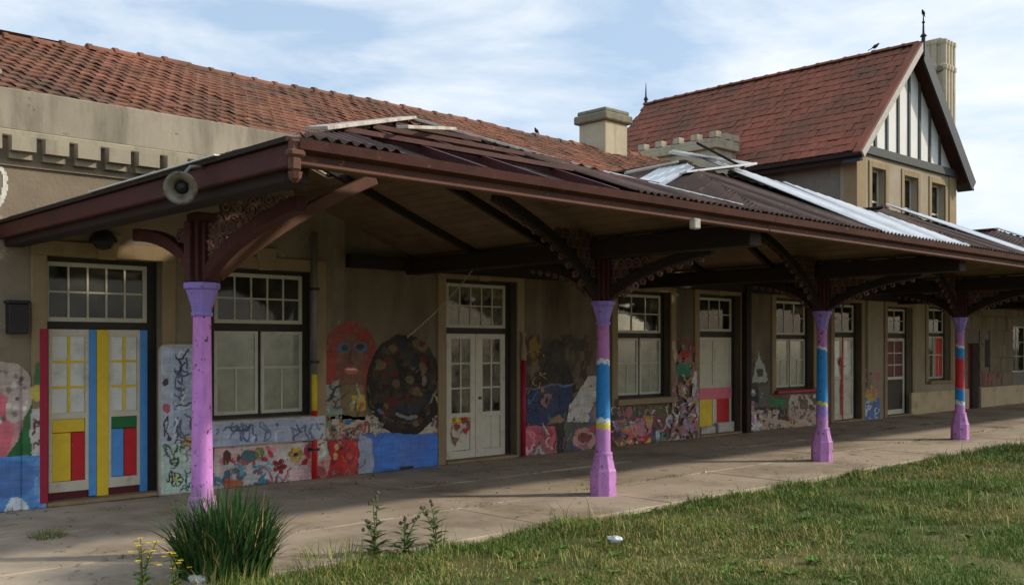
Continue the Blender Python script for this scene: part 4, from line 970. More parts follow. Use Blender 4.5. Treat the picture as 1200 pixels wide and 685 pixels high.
def sheet(name, area, fn, label=None, res=.014, Y=YF-.006, parent=None, fade_k=1.0):
    xl, xr, yt, yb = area; X0, X1 = PX(xl, Y), PX(xr, Y)
    zs = [PZ(x, y, Y) for x in (xl, xr) for y in (yt, yb)]; Z0, Z1 = max(.006, min(zs)), max(zs)
    nx, nz_ = int((X1-X0)/res)+2, int((Z1-Z0)/res)+2
    gx, gz_ = np.meshgrid(np.linspace(X0, X1, nx), np.linspace(Z0, Z1, nz_)); P = Paint(gx.ravel(), gz_.ravel(), Y); fn(P)
    for o in wall_ops_all:
        P.m &= ~((P.X > o[0]-.005) & (P.X < o[1]+.005) & (P.Z > o[2]) & (P.Z < o[3]))
    fade = (.10 + .22*np.clip((P.n1-.35)*2, 0, 1) + .25*np.clip((P.n3-.6)*3, 0, 1))[:, None]; br = 1 + .55*(fbm(P.X*5+11, P.Z*46)-.5) + .35*(fbm(P.X*60, P.Z*3+70)-.5); P.c = np.clip(P.c*br[:, None], 0, 1); fade = fade*fade_k; P.c = P.c*(1-fade) + np.array(lin((134,118,98)))*fade
    i, j = np.meshgrid(np.arange(nx-1), np.arange(nz_-1)); a = (j*nx+i).ravel(); q = np.stack([a, a+1, a+nx+1, a+nx], 1)
    q = q[P.m[q].all(1)]
    if not len(q): return
    used, inv = np.unique(q, return_inverse=True); V = np.stack([P.X[used], np.full(len(used), Y), P.Z[used]], 1)
    me = grid_mesh(name, V, inv.reshape(-1,4), colors=P.c[used]); me.materials.append(M['art'])
    o = bpy.data.objects.new(name, me); COL.objects.link(o); attach(o, parent or bld)
    if label: o['label'] = label
    return o
wall_ops_all = [(o[0]-.22, o[1]+.22, -1, o[3]+.2) for o in wall_openings]
wall_ops_all = [(o[0], o[1], o[2], o[3]) for o in wall_openings]
SKIN = (222,178,160)
def m_left(P):
    P.put(P.rect(-70,38,440,540), (30,110,58)); P.put(P.poly([(40,425),(52,418),(52,470),(38,470)]), (36,116,66))
    P.put(P.ell(-6,480,34,58), (206,150,150)); P.put(P.ell(4,446,32,24), (190,172,160)); P.put(P.ell(-8,500,24,44), (222,112,126)); P.put(P.ell(22,470,14,26,.3), (204,186,176))
    P.blobs((-20,32,432,500), [(110,96,92),(236,222,212),(150,128,124)], 26, 2, 4, 5)
    P.put(P.ell(43,461,9,11), (222,200,96)); P.put(P.rect(36,52,478,535), (206,202,196)); P.scrib((38,52,482,530), [(110,50,70),(60,60,80)], 5, 2.4, 3)
def m_blue(P):
    P.put(P.rect(-70,55,533,615), (84,152,220)); P.put(P.ell(8,560,36,22), (64,128,204)); P.put(P.poly([(2,600),(14,582),(26,582),(36,598),(30,603)]), (230,238,244)); P.put(P.rect(40,55,535,598), (112,172,230), keep=.5)
sheet('mural', (-75, 54, 415, 540), m_left, 'mural of a pink figure on green beside the painted double door')
sheet('mural', (26, 53, 415, 536), m_left, None, Y=YF-.037); sheet('mural', (26, 54, 530, 600), m_blue, None, Y=YF-.038)
b = sheet('mural', (-75, 56, 530, 600), m_blue, 'blue painted patch with a white mound by the painted double door', Y=YF-.016)
def m_head(P):
    P.put(P.ell(411,420,33,45) & (P.n2 > .36), (150,36,34)); P.put(P.ell(411,420,28,40), (146,34,34)); P.put(P.rect(380,440,415,455) & ~P.ell(411,410,30,60), (140,34,32), keep=.35)
    P.put(P.ell(411,425,17,34), (116,66,56)); P.put(P.ell(403,408,9,6), (70,96,128)); P.put(P.ell(423,407,9,6), (70,96,128)); P.put(P.ell(404,408,4,3.4), (26,30,40)); P.put(P.ell(422,407,4,3.4), (26,30,40))
    P.put(P.line([(411,412),(410,424),(414,425)], 2), (70,36,34)); P.put(P.ell(412,433,8,4), (206,90,80)); P.put(P.ell(412,431.5,6,1.4), (230,214,200))
    P.put(P.poly([(398,450),(426,450),(430,492),(394,492)]), (128,108,60)); P.put(P.poly([(412,462),(428,462),(430,480),(410,480)]), (216,188,40))
    P.put(P.poly([(378,452),(398,445),(402,490),(380,492)]), (150,158,150)); P.scrib((380,432,448,490), [(40,60,60),(80,60,44),(190,190,180),(46,90,84)], 14, 2.2, 7)
    P.put(P.line([(386,470),(392,455),(400,452)], 3), (30,40,44))
sheet('mural', (374, 446, 372, 494), m_head, 'mural of a red haired head with blue eyes', fade_k=1.9)
def m_disc(P):
    P.put(P.ell(474,452,45,60), (44,34,30), .6); P.put(P.ell(474,450,38,52), (62,44,36), .7, keep=.5)
    P.blobs((440,508,398,500), [(28,26,28),(92,34,34),(48,56,34),(70,60,50),(36,44,54),(106,90,60)], 60, 2.5, 7, 9); P.m &= P.ell(474,452,45,60)
    P.put(P.line([(466,486),(476,490),(488,488)], 4), (128,136,134)); P.put(P.line([(462,477),(478,481),(494,474)], 4), (30,52,62)); P.put(P.ell(497,446,3,6), (120,114,104)); P.put(P.line([(504,470),(512,455),(515,440)], 2.5), (120,124,128))
    P.put(P.ringm(474,452,43,2) & P.rect(430,520,440,512), (90,82,70), keep=.5)
sheet('mural', (426, 521, 390, 514), m_disc, 'large dark round mural with faint coloured flecks', Y=YF-.012, fade_k=.25)
def m_white(P):
    P.put(P.rect(378,526,486,514), (196,184,166), keep=.36); P.scrib((382,440,488,512), [(150,80,60),(90,70,60),(190,130,90)], 16, 2, 13); P.scrib((505,526,480,512), [(210,214,214),(120,60,70)], 8, 2, 14)
sheet('mural', (377, 527, 480, 516), m_white, 'scribbled whitish paint strip above the blue patch')
def m_flow(P):
    P.put(P.rect(250,385,516,575), (222,206,200)); P.blobs((250,382,520,545), [(214,60,76),(226,130,140),(190,36,50),(236,180,180)], 46, 2.5, 6, 21)
    P.blobs((250,330,540,570), [(70,140,170),(110,180,200),(200,210,214),(60,110,140)], 34, 2, 7, 22)
    P.put(P.ell(265,535,4.5,9), (92,34,40)); P.put(P.ell(279,536,2.5,5), (92,34,40)); P.put(P.ell(292,534,10,8), (70,110,118)); P.put(P.ell(304,530,6,7), (110,150,60)); P.put(P.rect(262,284,562,572), (218,104,70))
    P.flower(346,532,10,(206,176,50),(60,40,40)); P.flower(327,546,9,(150,28,44),(96,20,34),5); P.put(P.poly([(337,562),(345,548),(372,548),(368,569),(336,569)]), (226,190,190)); P.put(P.ell(362,530,6,8), (216,70,84))
    P.scrib((300,345,545,568), [(110,150,160),(230,230,226),(200,70,80)], 14, 2, 23)
sheet('mural', (249, 386, 516, 576), m_flow, 'flower mural in pink, blue and yellow below the wide window')
def m_red(P):
    P.put(P.poly([(386,515),(412,513),(424,520),(434,540),(433,563),(372,570),(370,560),(386,545)]), (204,30,40)); P.put(P.ell(374,541,13,20), (214,160,146)); P.put(P.ell(374,552,9,7), (176,92,92)); P.put(P.ell(374,526,11,13), (196,196,184)); P.put(P.ringm(375,528,6,3), (236,236,226))
    P.put(P.poly([(366,560),(372,556),(384,566),(370,570)]), (150,20,30)); P.blobs((388,424,518,560), [(168,22,36),(226,70,74),(150,20,32)], 16, 2, 6, 31); P.put(P.ell(395,523,3,4), (216,178,120)); P.put(P.ell(393,534,3,4), (216,178,120)); P.put(P.line([(430,520),(437,535),(436,560)], 4), (222,226,232))
sheet('mural', (360, 440, 506, 574), m_red, 'red figure mural beside the blue patch', Y=YF-.012)
def m_bl2(P):
    P.put(P.rect(420,530,507,560), (66,124,214), .12); P.put(P.poly([(420,507),(436,514),(440,548),(434,562),(420,562)]), (176,190,214)); P.put(P.ell(457,530,17,19), (74,134,222), .1)
    P.put(P.rect(468,483,546,556), (50,44,40))
sheet('mural', (418, 529, 506, 562), m_bl2, 'plain blue painted patch with a small vent', Y=YF-.016)
m = MB(); a, b = PX(468,YF), PX(483,YF); m.box(a, YF-.03, PZ(475,557,YF), b, YF-.01, PZ(475,546,YF)); m.build('vent', M['darkmetal'], bld)
def m_dark(P):
    P.put(P.rect(612,694,392,500), (58,46,40), .5, keep=.42); P.put(P.poly([(618,400),(628,392),(632,420),(624,430)]), (130,104,34)); P.put(P.poly([(642,400),(660,398),(664,420),(672,440),(676,460),(618,458),(636,440)]), (24,24,28)); P.put(P.rect(646,656,396,424), (18,18,24))
    P.put(P.poly([(616,456),(640,451),(670,450),(674,470),(656,486),(640,497),(617,499)]), (34,58,98), .4); P.put(P.line([(616,456),(645,451),(672,450)], 2), (110,124,150)); P.scrib((620,664,458,494), [(60,96,140),(22,36,66),(90,120,150)], 12, 2, 41)
    P.put(P.poly([(690,440),(684,450),(676,462),(668,474),(665,495),(700,494),(700,440)]), (206,202,194)); P.put(P.ell(676,404,7,8), (60,52,48)); P.put(P.poly([(640,497),(656,486),(664,494)]), (150,120,96))
sheet('mural', (611, 702, 388, 502), m_dark, 'dark mural with a black shape, a deep blue boat form and a white wedge')
def m_pink(P):
    P.put(P.rect(609,652,498,548), (206,92,110)); P.scrib((611,652,500,545), [(226,140,150),(170,46,70),(230,190,190),(140,60,84)], 26, 2.4, 43); P.put(P.ell(630,536,9,8), (176,176,180)); P.put(P.rect(652,662,496,540), (40,34,32)); P.put(P.rect(662,716,494,540), (84,92,84))
    P.put(P.ell(684,515,13,14), (206,150,146)); P.put(P.ell(686,512,8,6), (130,60,66)); P.put(P.line([(672,524),(685,530),(700,526)], 4), (70,80,140)); P.put(P.poly([(664,530),(690,534),(690,541),(664,541)]), (214,206,194)); P.put(P.rect(690,716,498,505), (190,60,90)); P.put(P.rect(695,716,470,494), (120,110,100), keep=.45)
sheet('mural', (608, 718, 468, 549), m_pink, 'pink scribbled mural patch and small round face below the dark mural', Y=YF-.012)
def m_fig(P):
    P.put(P.rect(712,800,474,490), (92,92,70)); P.put(P.rect(712,812,488,540), (120,74,76), keep=.3)
    P.put(P.poly([(722,532),(728,505),(738,498),(746,510),(748,530)]), (226,110,74)); P.put(P.ell(733,498,9,7), (190,160,130)); P.put(P.poly([(740,530),(745,512),(760,508),(764,528)]), (206,44,66)); P.put(P.rect(742,756,514,516), (232,150,150)); P.put(P.rect(742,756,521,523), (232,150,150)); P.put(P.ell(752,500,12,11), (202,130,140)); P.put(P.ell(760,492,6,6), (196,160,84))
    P.put(P.poly([(764,528),(768,506),(776,500),(782,512),(784,528)]), (40,98,140)); P.put(P.ell(777,518,4,11), (130,160,80)); P.put(P.ell(771,512,2,10), (196,206,196)); P.put(P.ell(786,494,6,8), (206,204,196)); P.put(P.poly([(786,528),(788,506),(800,506),(806,526)]), (44,84,56)); P.put(P.ell(794,510,7,5), (206,206,196)); P.put(P.rect(787,801,513,516), (226,226,216)); P.put(P.rect(793,796,513,522), (226,226,216))
    P.scrib((715,808,492,528), [(230,200,120),(40,50,90),(230,150,150),(206,206,196),(50,110,90)], 26, 1.6, 51, 8); P.put(P.rect(700,722,498,536), (110,30,70), keep=.4)
sheet('mural', (702, 812, 473, 541), m_fig, 'row of small bright figures painted under the window by the blue banded column')
def m_pier(P):
    P.put(P.rect(787,816,404,520), (150,110,104), keep=.5); P.put(P.ell(802,415,6,5), (170,50,50)); P.put(P.rect(793,809,426,442), (36,120,94)); P.put(P.line([(788,402),(792,424)], 5), (196,170,140)); P.put(P.line([(815,436),(814,460),(818,486)], 5), (206,200,202)); P.put(P.line([(810,486),(820,460)], 3), (180,150,200)); P.put(P.rect(800,818,450,515), (176,120,140), keep=.46)
    P.scrib((789,818,440,518), [(206,120,150),(150,170,200),(214,206,196),(120,60,60),(180,150,80)], 30, 1.8, 53, 9); P.put(P.rect(812,818,395,420), (190,64,60), keep=.4)
sheet('mural', (786, 819, 400, 522), m_pier, 'scribbled colours on the pier between window and pale door', Y=YF-.045)
def m_town(P):
    P.put(P.rect(872,968,478,512), (196,172,150), keep=.3); P.put(P.poly([(889,408),(900,447),(881,449)]), (176,186,172)); P.put(P.rect(886,893,433,442), (60,60,64)); P.put(P.poly([(874,450),(889,450),(889,470),(874,470)]), (32,34,34)); P.put(P.ell(882,460,2,4), (220,220,220)); P.put(P.rect(889,902,452,476), (84,96,86)); P.put(P.rect(902,921,466,476), (34,120,76)); P.put(P.rect(880,915,476,480), (36,34,34)); P.put(P.rect(912,924,478,492), (46,40,40))
    P.put(P.poly([(885,483),(888,493),(895,494),(889,500),(891,508),(884,503),(877,508),(879,500),(873,496),(882,493)]), (226,222,226)); P.blobs((874,884,470,505), [(190,140,170)], 8, 2, 5, 61); P.put(P.rect(925,968,462,478), (190,180,168), keep=.42); P.scrib((900,966,478,506), [(150,90,100),(206,190,170),(110,120,110)], 16, 1.4, 63, 7)
    P.put(P.rect(872,906,404,450) & (P.n1 > .5) & ~P.poly([(889,408),(900,447),(881,449)]), (70,64,52))
sheet('mural', (871, 969, 404, 514), m_town, 'mural of a small pale triangular house, dark blocks and a white star', res=.018)
def m_tag(P):
    P.put(P.rect(1012,1032,466,498), (86,116,172)); P.scrib((1012,1032,468,497), [(206,216,232),(40,64,120),(190,200,220)], 16, 1.4, 71, 7); P.put(P.ell(1021,462,8,9), (206,176,80)); P.put(P.rect(1011,1034,430,462), (190,110,110), keep=.52)
sheet('mural', (1010, 1035, 428, 500), m_tag, 'blue and yellow graffiti patch on the wall left of the far white door', res=.02, parent=bld)
def m_far(P): P.put(P.rect(1150,1178,436,452), (160,70,70), keep=.5)
sheet('mural', (1149, 1179, 434, 454), m_far, None, res=.025, parent=wing, Y=YF-.05)
def m_arc(P): P.put(P.ell(-4,218,15,27) & ~P.ell(-5,218,8.5,19), (226,222,210))
sheet('graffiti', (-20, 14, 188, 250), m_arc, 'white round graffiti letter on the rough upper wall')
def m_side(P):
    P.put(P.rect(354,373,440,480) , (120,40,44), keep=.5); P.scrib((236,252,385,485), [(220,90,60),(200,60,60),(190,190,200)], 10, 3, 81)
sheet('mural', (232, 374, 384, 486), m_side, None)
def m_door2(P):
    for cx, cy in ((545,493),(546,505),(536,500)): P.put(P.ell(cx-1.6,cy-2,2.6,2.8), (186,36,50)); P.put(P.ell(cx+1.6,cy-2,2.6,2.8), (186,36,50)); P.put(P.poly([(cx-4,cy-1),(cx+4,cy-1),(cx,cy+5)]), (186,36,50))
    P.put(P.rect(529,535,486,530), (150,110,90), keep=.55); P.scrib((530,550,488,530), [(150,70,70),(120,96,80)], 6, 1.6, 83, 8)
ops_keep = wall_ops_all; wall_ops_all = []
sheet('heart_painting', (527, 551, 484, 534), m_door2, 'small red hearts painted on the white door', Y=YD-.004)
def m_door4(P):
    P.put(P.line([(985,420),(987,460),(986,490)], 2.4), (196,40,50)); P.put(P.ringm(993,460,2.5,1.2), (190,60,60)); P.put(P.rect(984,992,428,430), (196,40,50))
sheet('red_line', (975, 999, 416, 494), m_door4, None, Y=YD-.014, res=.02)
wall_ops_all = ops_keep
def m_over(P):
    pal = [(206,90,110),(70,110,160),(220,200,190),(60,60,70),(196,160,80),(120,160,120),(180,60,60),(150,120,170)]
    P.scrib((606,712,470,546), pal, 60, 1.5, 101, 9); P.scrib((702,866,466,542), pal, 110, 1.4, 102, 9); P.blobs((702,812,486,536), pal, 50, 1.2, 3.6, 103); P.scrib((786,818,396,520), pal, 40, 1.4, 104, 9); P.scrib((872,1000,440,512), pal, 60, 1.2, 105, 7); P.blobs((872,968,480,508), pal, 30, 1, 2.6, 106)
    P.scrib((250,440,490,572), pal, 70, 1.8, 107, 11); P.blobs((374,450,468,512), pal, 40, 1.5, 4, 108); P.scrib((506,530,440,510), pal, 26, 1.8, 109, 9); P.scrib((1010,1034,430,498), pal, 16, 1.2, 110, 6); P.scrib((608,640,410,470), pal[3:5], 20, 1.6, 111, 8)
    P.put(P.rect(606,868,440,548) & (P.n1 > .60) & ~P.m, (150,110,110), keep=.5)
wall_ops_all = ops_keep
ov_ = sheet('graffiti', (248, 1036, 394, 574), m_over, 'loose scribbled graffiti over the lower station wall', Y=YF-.022, res=.013); ov_['kind'] = 'stuff'
# graffiti board leaning on the wall right of the painted double door
def rounded(x0, x1, z0, z1, r):
    pts = [(x0,z0),(x1,z0)]
    for k in range(7): a = math.pi/2*k/6; pts.append((x1-r+r*math.cos(a), z1-r+r*math.sin(a)))
    for k in range(7): a = math.pi/2+math.pi/2*k/6; pts.append((x0+r+r*math.cos(a), z1-r+r*math.sin(a)))
    return pts
bx0, bx1, bz1 = PX(187, YF-.09), PX(237, YF-.09), PZ(208, 403, YF-.09)
gb = thing('graffiti_board', 'tall white board with rounded top covered in scribbled drawings leaning beside the painted double door', 'board', (bx0, YF-.09, 0))
poly = rounded(bx0, bx1, .004, bz1, .09); n_ = len(poly); m = MB(); m.v = [(x, YF-.085, z) for x, z in poly] + [(x, YF-.045, z) for x, z in poly]
m.f = [tuple(range(n_)), tuple(reversed(range(n_, 2*n_)))] + [(i, (i+1)%n_, n_+(i+1)%n_, n_+i) for i in range(n_)]; m.build('panel', M['whiteboard'], gb)
def m_board(P):
    ins = (P.X > bx0+.02) & (P.X < bx1-.02) & (P.Z > .02) & (P.Z < bz1-.02); P.put(ins, (190,204,222)); P.put(ins & (P.y > 520), (200,222,206)); P.put(ins & (P.x > 203) & (P.y < 510), (168,184,208), keep=.42)
    P.put(P.ell(194,449,3.4,4.6,.7), (52,48,84)); P.put(P.ell(195,478,5,6), (196,90,110)); P.put(P.line([(193,510),(192,495),(196,487),(197,496),(194,504),(199,512)], 1.8), (36,38,60)); P.put(P.ell(198,514,3,3), (34,36,56)); P.put(P.rect(213,226,511,522), (222,180,70))
    P.scrib((204,228,408,520), [(70,84,116),(96,104,140),(220,226,232),(50,60,90)], 34, 2.0, 91, 12); P.scrib((190,228,520,575), [(60,120,80),(40,60,60),(150,100,150),(50,90,110)], 22, 1.6, 92, 10)
    for k in range(6): a = 1.047*k; P.put(P.ringm(206+5*math.cos(a), 561+5*math.sin(a), 3, 1.3), (40,48,40))
    P.put(P.ell(206,561,3,3), (200,196,60)); P.put(P.ringm(205,541,4,1.6), (36,70,50)); P.m &= ins
wall_ops_all = []
sheet('drawing', (186, 238, 402, 585), m_board, None, Y=YF-.087, parent=gb, res=.010)
def m_sill(P): 
    P.put(P.rect(240,380,480,530), (176,186,204)); P.scrib((252,380,495,516), [(96,112,150),(120,130,160),(210,216,224),(70,84,120)], 30, 2.2, 95, 14)
    P.m &= (P.X > PX(251,YD)-.21) & (P.X < PX(354,YD)+.21) & (P.Z > PZ(302,519,YF)+.006) & (P.Z < PZ(302,484,YD)-.075)
sheet('drawing', (238, 392, 480, 530), m_sill, None, Y=YF-.132, res=.011)

# ------------------------------------------------------------------ grass and weeds
def blades(name, P, H, Wd, lean_dir, lean, colr, kind='stuff'):
    """P (n,3) roots, H heights, W widths, lean dir angle, lean amount; two-step tapered blades"""
    n = len(P); a = lean_dir; c = np.stack([np.cos(a), np.sin(a), np.zeros(n)], 1)
    fa = np.random.rand(n)*6.283; sd_ = np.stack([np.cos(fa), np.sin(fa), np.zeros(n)], 1); w = Wd[:, None]; h = H[:, None]; up = np.array([[0,0,1.0]])
    l_ = lean[:, None]
    b0 = P - sd_*w*.5; b1 = P + sd_*w*.5; mid = P + up*h*.6 + c*h*l_*.28; m0 = mid - sd_*w*.38; m1 = mid + sd_*w*.38; tip = P + up*h*(1-.35*l_) + c*h*l_*.95
    V = np.stack([b0, b1, m0, m1, tip], 1).reshape(-1, 3); i = np.arange(n)*5
    q = np.stack([i, i+1, i+3, i+2], 1); t = np.stack([i+2, i+3, i+4], 1)
    C = np.repeat(colr, 5, 0); me = grid_mesh(name, V, q, t, colors=C); me.materials.append(M['leaf'])
    o = bpy.data.objects.new(name, me); COL.objects.link(o)
    return o
def ground_z(x, y): 
    near = np.clip((7.6 - y)/.6, 0, 1); return -.09 + near*(.05*fbm(x*.9, y*.9) + .02)
rs = np.random.RandomState(11)
N0 = 1500000; gx = rs.uniform(1.2, 42, N0); gy = rs.uniform(.8, YG + .12, N0)
f = gx*CT + gy*ST; r = gx*ST - gy*CT; px_ = 600 + FPX*r/f; py_ = 404 + FPX*(EYE+.05)/f
bare = np.clip((fbm(gx*1.7+90, gy*1.7)-.36)*6, .12, 1); dens = np.clip(8.5/np.maximum(f, 1), 0, 1)**1.15*bare
edge = gy < YG + .10*(fbm(gx*2.2, gx*0+3.3)-.55)*2.6 + .04*fbm(gx*11, gx*0+8)
keep = (f > 4) & (px_ > -160) & (px_ < 1370) & (py_ < 790) & (rs.rand(N0) < dens) & edge
gx, gy, f = gx[keep], gy[keep], f[keep]; n = len(gx)
patch = fbm(gx*.8+7, gy*.8); patch2 = fbm(gx*2.6, gy*2.6+30); ed = np.clip((gy-6.5)/.7, 0, 1)
lush = np.clip((gx-14)/8, 0, 1)*np.clip((gy-5)/2, 0, 1)
dry = np.clip((patch-.47)*5, 0, 1)*(1-.8*ed)*(1-.8*lush)
hh = (.045 + .075*patch2 + .05*ed*rs.rand(n) + .05*lush)*(.5+1.0*rs.rand(n))*(.55+.9*np.clip((fbm(gx*1.1+20, gy*1.1+60)-.3)*2, 0, 1)); tall = rs.rand(n) < .02; hh[tall] *= 2.1
ca, cb_, cc = np.array(L((87,120,51))), np.array(L((127,145,68))), np.array(L((186,168,104)))
k1 = rs.rand(n)[:, None]; colr = ca*(1-k1)+cb_*k1; isdry = (rs.rand(n) < .10 + .42*dry)[:, None]; colr = np.where(isdry, cc*(.7+.5*rs.rand(n)[:, None]), colr); colr *= (.65+.6*patch2)[:, None]
dk = lush[:, None]; colr = colr*(1-.45*dk) + np.array(L((62,104,36)))*.45*dk
g = blades('grass', np.stack([gx, gy, ground_z(gx, gy)-.01], 1), hh, .0032+.003*rs.rand(n)+.00018*f, rs.rand(n)*6.283, .25+.75*rs.rand(n), colr)
g['kind'] = 'stuff'; print('blades', len(gx))
# weeds in the paving joints
wp = []
for yj in (8.62, 10.25):
    for c in rs.uniform(1.5, 24, 26): 
        k = rs.randint(8, 40); wp.append(np.stack([c + rs.randn(k)*.16, yj + rs.randn(k)*.012, np.zeros(k)-.02], 1))
for xj in xs_:
    for c in rs.uniform(7.4, 11.6, 3): 
        k = rs.randint(5, 16); wp.append(np.stack([xj + rs.randn(k)*.012 + .5, c + rs.randn(k)*.12, np.zeros(k)-.02], 1))
for c in rs.uniform(3, 22, 30):
    k = rs.randint(10, 40); wp.append(np.stack([c + rs.randn(k)*.2, YF - .03 - abs(rs.randn(k))*.03, np.zeros(k)-.01], 1))
wp = np.concatenate(wp); n = len(wp)
w = blades('joint_weeds', wp, .03+.06*rs.rand(n), .004+.003*rs.rand(n), rs.rand(n)*6.283, .4+.6*rs.rand(n), np.array(L((98,112,52)))*(.6+.7*rs.rand(n)[:, None])); w['kind'] = 'stuff'
def clump(x, y, z, n, rad, hmin, hmax, wmin, wmax, cols, lean=(.2, .9), name='grass_clump'):
    a = rs.rand(n)*6.283; q = np.sqrt(rs.rand(n))*rad; P = np.stack([x+np.cos(a)*q, y+np.sin(a)*q, np.full(n, z)], 1)
    hh = hmin+(hmax-hmin)*rs.rand(n)*(1-.35*q/rad); k = rs.rand(n)[:, None]; C = np.array(lin(cols[0]))*(1-k)+np.array(lin(cols[1]))*k; dead = rs.rand(n) < .07; C[dead] = np.array(lin((170,150,96))); hh = hh*np.where(rs.rand(n) < .25, .7, 1.0)
    # curved: 4-step blades
    le = (lean[0]+(lean[1]-lean[0])*rs.rand(n)*(.4+.6*q/rad)); wd = wmin+(wmax-wmin)*rs.rand(n); da = a + rs.randn(n)*.5
    V = []; S = 6; fa = da + math.pi/2 + rs.randn(n)*.4; sdv = np.stack([np.cos(fa), np.sin(fa), np.zeros(n)], 1); dv = np.stack([np.cos(da), np.sin(da), np.zeros(n)], 1)
    for s_ in range(S):
        t = s_/(S-1); ww = (wd*(1-t**2.2)*.5+.0004)[:, None]; ctr = P + np.array([[0,0,1.0]])*(hh*(t - .42*le*t**2.6))[:, None] + dv*(hh*le*.75*t**1.9)[:, None]; V += [ctr-sdv*ww, ctr+sdv*ww]
    V = np.stack(V, 1).reshape(-1, 3); i = np.arange(n)*2*S; q_ = np.concatenate([np.stack([i+2*k, i+2*k+1, i+2*k+3, i+2*k+2], 1) for k in range(S-1)])
    me = grid_mesh(name, V, q_, colors=np.repeat(C, 2*S, 0)); me.materials.append(M['leaf']); o = bpy.data.objects.new(name, me); COL.objects.link(o); return o
o = clump(3.86, 7.5, -.04, 1900, .36, .35, .92, .011, .026, ((34,64,32),(74,106,52)), (.05, .85)); o2_ = 0; tag(o, 'tall dark green tuft of strap leaves in front of the first lilac column', 'grass clump')
o = clump(3.75, 7.2, -.06, 160, .3, .14, .34, .005, .009, ((110,130,56),(170,160,90)), (.2, 1.0)); tag(o, 'low straggly grass tuft left of the tall dark strap leaves', 'grass clump')
o = clump(4.75, 7.2, -.06, 260, .42, .12, .34, .005, .009, ((96,124,50),(160,160,86)), (.2, 1.0)); tag(o, 'loose mid height grass tuft right of the tall dark strap leaves', 'grass clump')
xw, yw = PX(57, 10.05), 10.05; o = clump(xw, yw, -.02, 150, .17, .06, .15, .006, .012, ((80,104,48),(130,136,70)), (.4, 1.2)); tag(o, 'small weed tuft growing in the paving at far left', 'weed')
# leafy stem plants
def leafmesh(mb, p, d, ln, wd, up=Vector((0,0,1))):
    d = d.normalized(); s = d.cross(up).normalized(); n_ = s.cross(d).normalized(); b = len(mb.v)
    for t, w_, dz in ((0,.08,0),(.3,.9,.06),(.6,.8,.04),(1,.02,-.12)):
        c = p + d*(ln*t) + n_*(ln*dz); mb.v += [tuple(c - s*wd*w_*.5), tuple(c + n_*(-.06*ln*w_)), tuple(c + s*wd*w_*.5)]
    for k in range(3):
        o_ = b + 3*k; mb.f += [(o_,o_+1,o_+4,o_+3),(o_+1,o_+2,o_+5,o_+4)]
M['thistle'] = surf('thistle_leaf', L((92,112,66)), .25, 8, .7, .1, 60); M['stem'] = surf('plant_stem', L((104,106,62)), .2, 8, .7, 0)
M['petal'] = surf('yellow_petal', L((236,208,40)), .08, 8, .6, 0); M['bud'] = surf('thistle_bud', L((96,92,72)), .2, 30, .8, .2)
def thistle(x, y, h, stems, label, seed, flower=False, leafy=1.0):
    g_ = random.Random(seed); t = thing('flowering_weed' if flower else 'thistle', label, 'weed', (x, y, -.05), 'leafy weeds along the platform edge')
    sm, lm, bm_ = MB(), MB(), MB()
    for s_ in range(stems):
        a = g_.uniform(0, 6.28); le = g_.uniform(.05, .4) if stems > 1 else .08; hh = h*g_.uniform(.6, 1.0) if s_ else h
        pts = [Vector((x + math.cos(a)*le*hh*q*q, y + math.sin(a)*le*hh*q*q, -.05 + hh*q)) for q in (0,.25,.5,.75,1)]
        sm.tube(pts, [.009,.008,.006,.005,.003], 6)
        for k in range(int(13*leafy)):
            q = .08 + .86*k/13/leafy; i = min(3, int(q*4)); p = pts[i].lerp(pts[i+1], q*4-i); b = k*2.4+a; ln = (.17 if not flower else .10)*(1.1-.6*q)*g_.uniform(.7,1.2)
            leafmesh(lm, p, Vector((math.cos(b), math.sin(b), g_.uniform(.1,.7))), ln, ln*.38)
        for k in range(4 if flower else 3):
            b = g_.uniform(0,6.28); p = pts[-1] + Vector((math.cos(b)*.03*k, math.sin(b)*.03*k, -.03*k + g_.uniform(-.01,.02)))
            if flower:
                for z in range(5):
                    e = z*1.257; leafmesh(bm_, p, Vector((math.cos(e), math.sin(e), .25)), .028, .026)
            else: bm_.lathe([(.0,-.014),(.014,-.008),(.017,.006),(.010,.018),(.0,.026)], 8, p, cap=False)
    sm.build('stem', M['stem'], t); lm.build('leaves', M['thistle'] if not flower else M['leafg'], t); fl = bm_.build('flowers' if flower else 'buds', M['petal'] if flower else M['bud'], t)
    for c_ in t.children: 
        if c_.name.startswith(('flowers','buds','leaves')): c_['kind'] = 'stuff'
M['leafg'] = surf('weed_leaf', L((96,128,50)), .25, 8, .7, .1, 60)
thistle(PX(440, 7.22), 7.22, .56, 3, 'tall dusty thistle growing at the platform edge right of the first column', 1)
thistle(PX(474, 7.15), 7.15, .36, 2, 'short thistle close beside the tall dusty one', 2)
thistle(PX(512, 7.2), 7.2, .42, 2, 'leaning thistle with bare tip, rightmost of the weeds at the platform edge', 3)
thistle(3.12, 7.38, .44, 4, 'yellow flowered weed with several heads at the lower left', 4, True)
thistle(3.34, 7.3, .34, 3, 'small yellow flowered weed between the taller one and the strap leaves', 5, True)
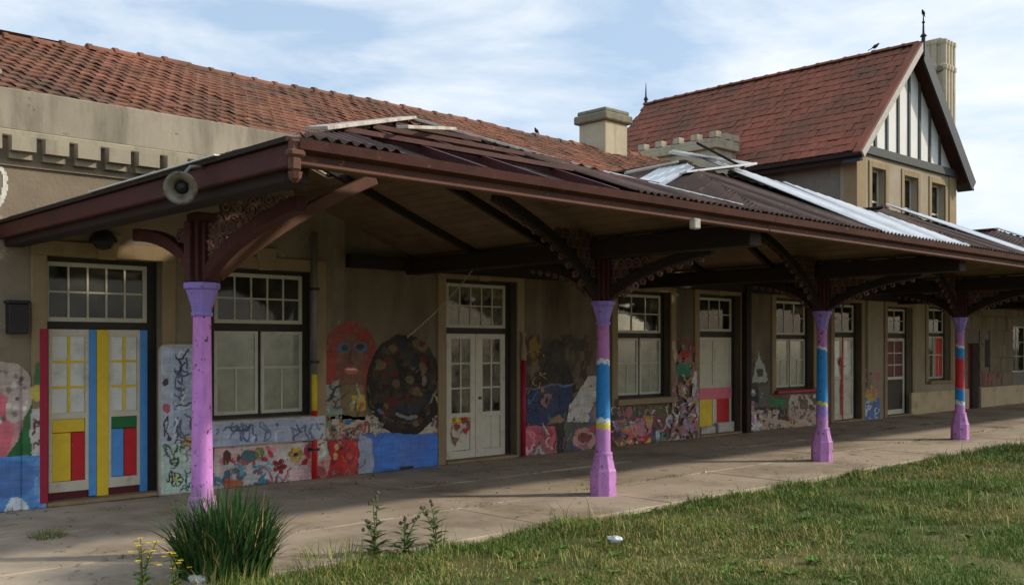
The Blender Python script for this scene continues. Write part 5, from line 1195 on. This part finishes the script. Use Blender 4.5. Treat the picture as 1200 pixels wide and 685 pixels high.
# litter
def crumple(x, y, z, s, label, seed):
    g_ = random.Random(seed); bm = bmesh.new(); bmesh.ops.create_icosphere(bm, subdivisions=2, radius=s)
    for v in bm.verts: v.co = Vector((v.co.x*1.5, v.co.y, v.co.z*.75))*g_.uniform(.65,1.15)
    me = bpy.data.meshes.new('litter'); bm.to_mesh(me); bm.free(); me.materials.append(M['litter']); o = bpy.data.objects.new('litter', me); COL.objects.link(o); o.location = (x, y, z); o.rotation_euler = (0,0,g_.uniform(0,3)); tag(o, label, 'litter'); return o
crumple(PX(720, 6.15), 6.15, .03, .052, 'crumpled white plastic lying on the lawn', 3)
crumple(PX(231, 7.35), 7.35, .02, .06, 'white scrap at the foot of the tall strap leaf tuft', 4)
crumple(PX(826, 8.6), 8.6, .01, .02, 'tiny white scrap on the paving beyond the blue banded column', 5)
dm = MB()
for k in range(200):
    x, y = rs.uniform(2, 24), YF - .1 - abs(rs.randn())*1.1; y = max(y, YG+.1); s_ = rs.uniform(.004, .015); dm.lathe([(0,-s_*.2),(s_,0),(s_*.6,s_*.6),(0,s_*.7)], 5, (x, y, 0), cap=False)
o = dm.build('pebbles', M['joint'], None); o['kind'] = 'stuff'

lm_ = MB()
for k in range(260):
    x = rs.uniform(2, 24); y = YG + .1 + abs(rs.randn())*1.1 if rs.rand() < .6 else YF - .1 - abs(rs.randn())*.4
    if y > YF - .08: continue
    a = rs.uniform(0, 6.28); leafmesh(lm_, Vector((x, y, .006)), Vector((math.cos(a), math.sin(a), rs.uniform(0, .35))), rs.uniform(.03, .07), rs.uniform(.015, .03))
o = lm_.build('fallen_leaves', M['bud'], None); o['kind'] = 'stuff'

# broad leaved rosettes in the lawn
rm_ = MB()
for k in range(420):
    f_ = rs.uniform(7.4, 20); u_ = rs.uniform(-.32, .55); r_ = u_*f_; x = r_*ST + f_*CT; y = -r_*CT + f_*ST
    if not (.8 < y < YG - .05): continue
    z = float(ground_z(np.array([x]), np.array([y]))[0]) + .012; n_ = rs.randint(5, 9); a0 = rs.rand()*6.28; sz = rs.uniform(.04, .11)
    for j in range(n_):
        a = a0 + 6.283*j/n_ + rs.randn()*.2; leafmesh(rm_, Vector((x, y, z)), Vector((math.cos(a), math.sin(a), rs.uniform(.15, .8))), sz*rs.uniform(.7, 1.2), sz*.42)
o = rm_.build('lawn_weeds', M['leafg'], None); o['kind'] = 'stuff'
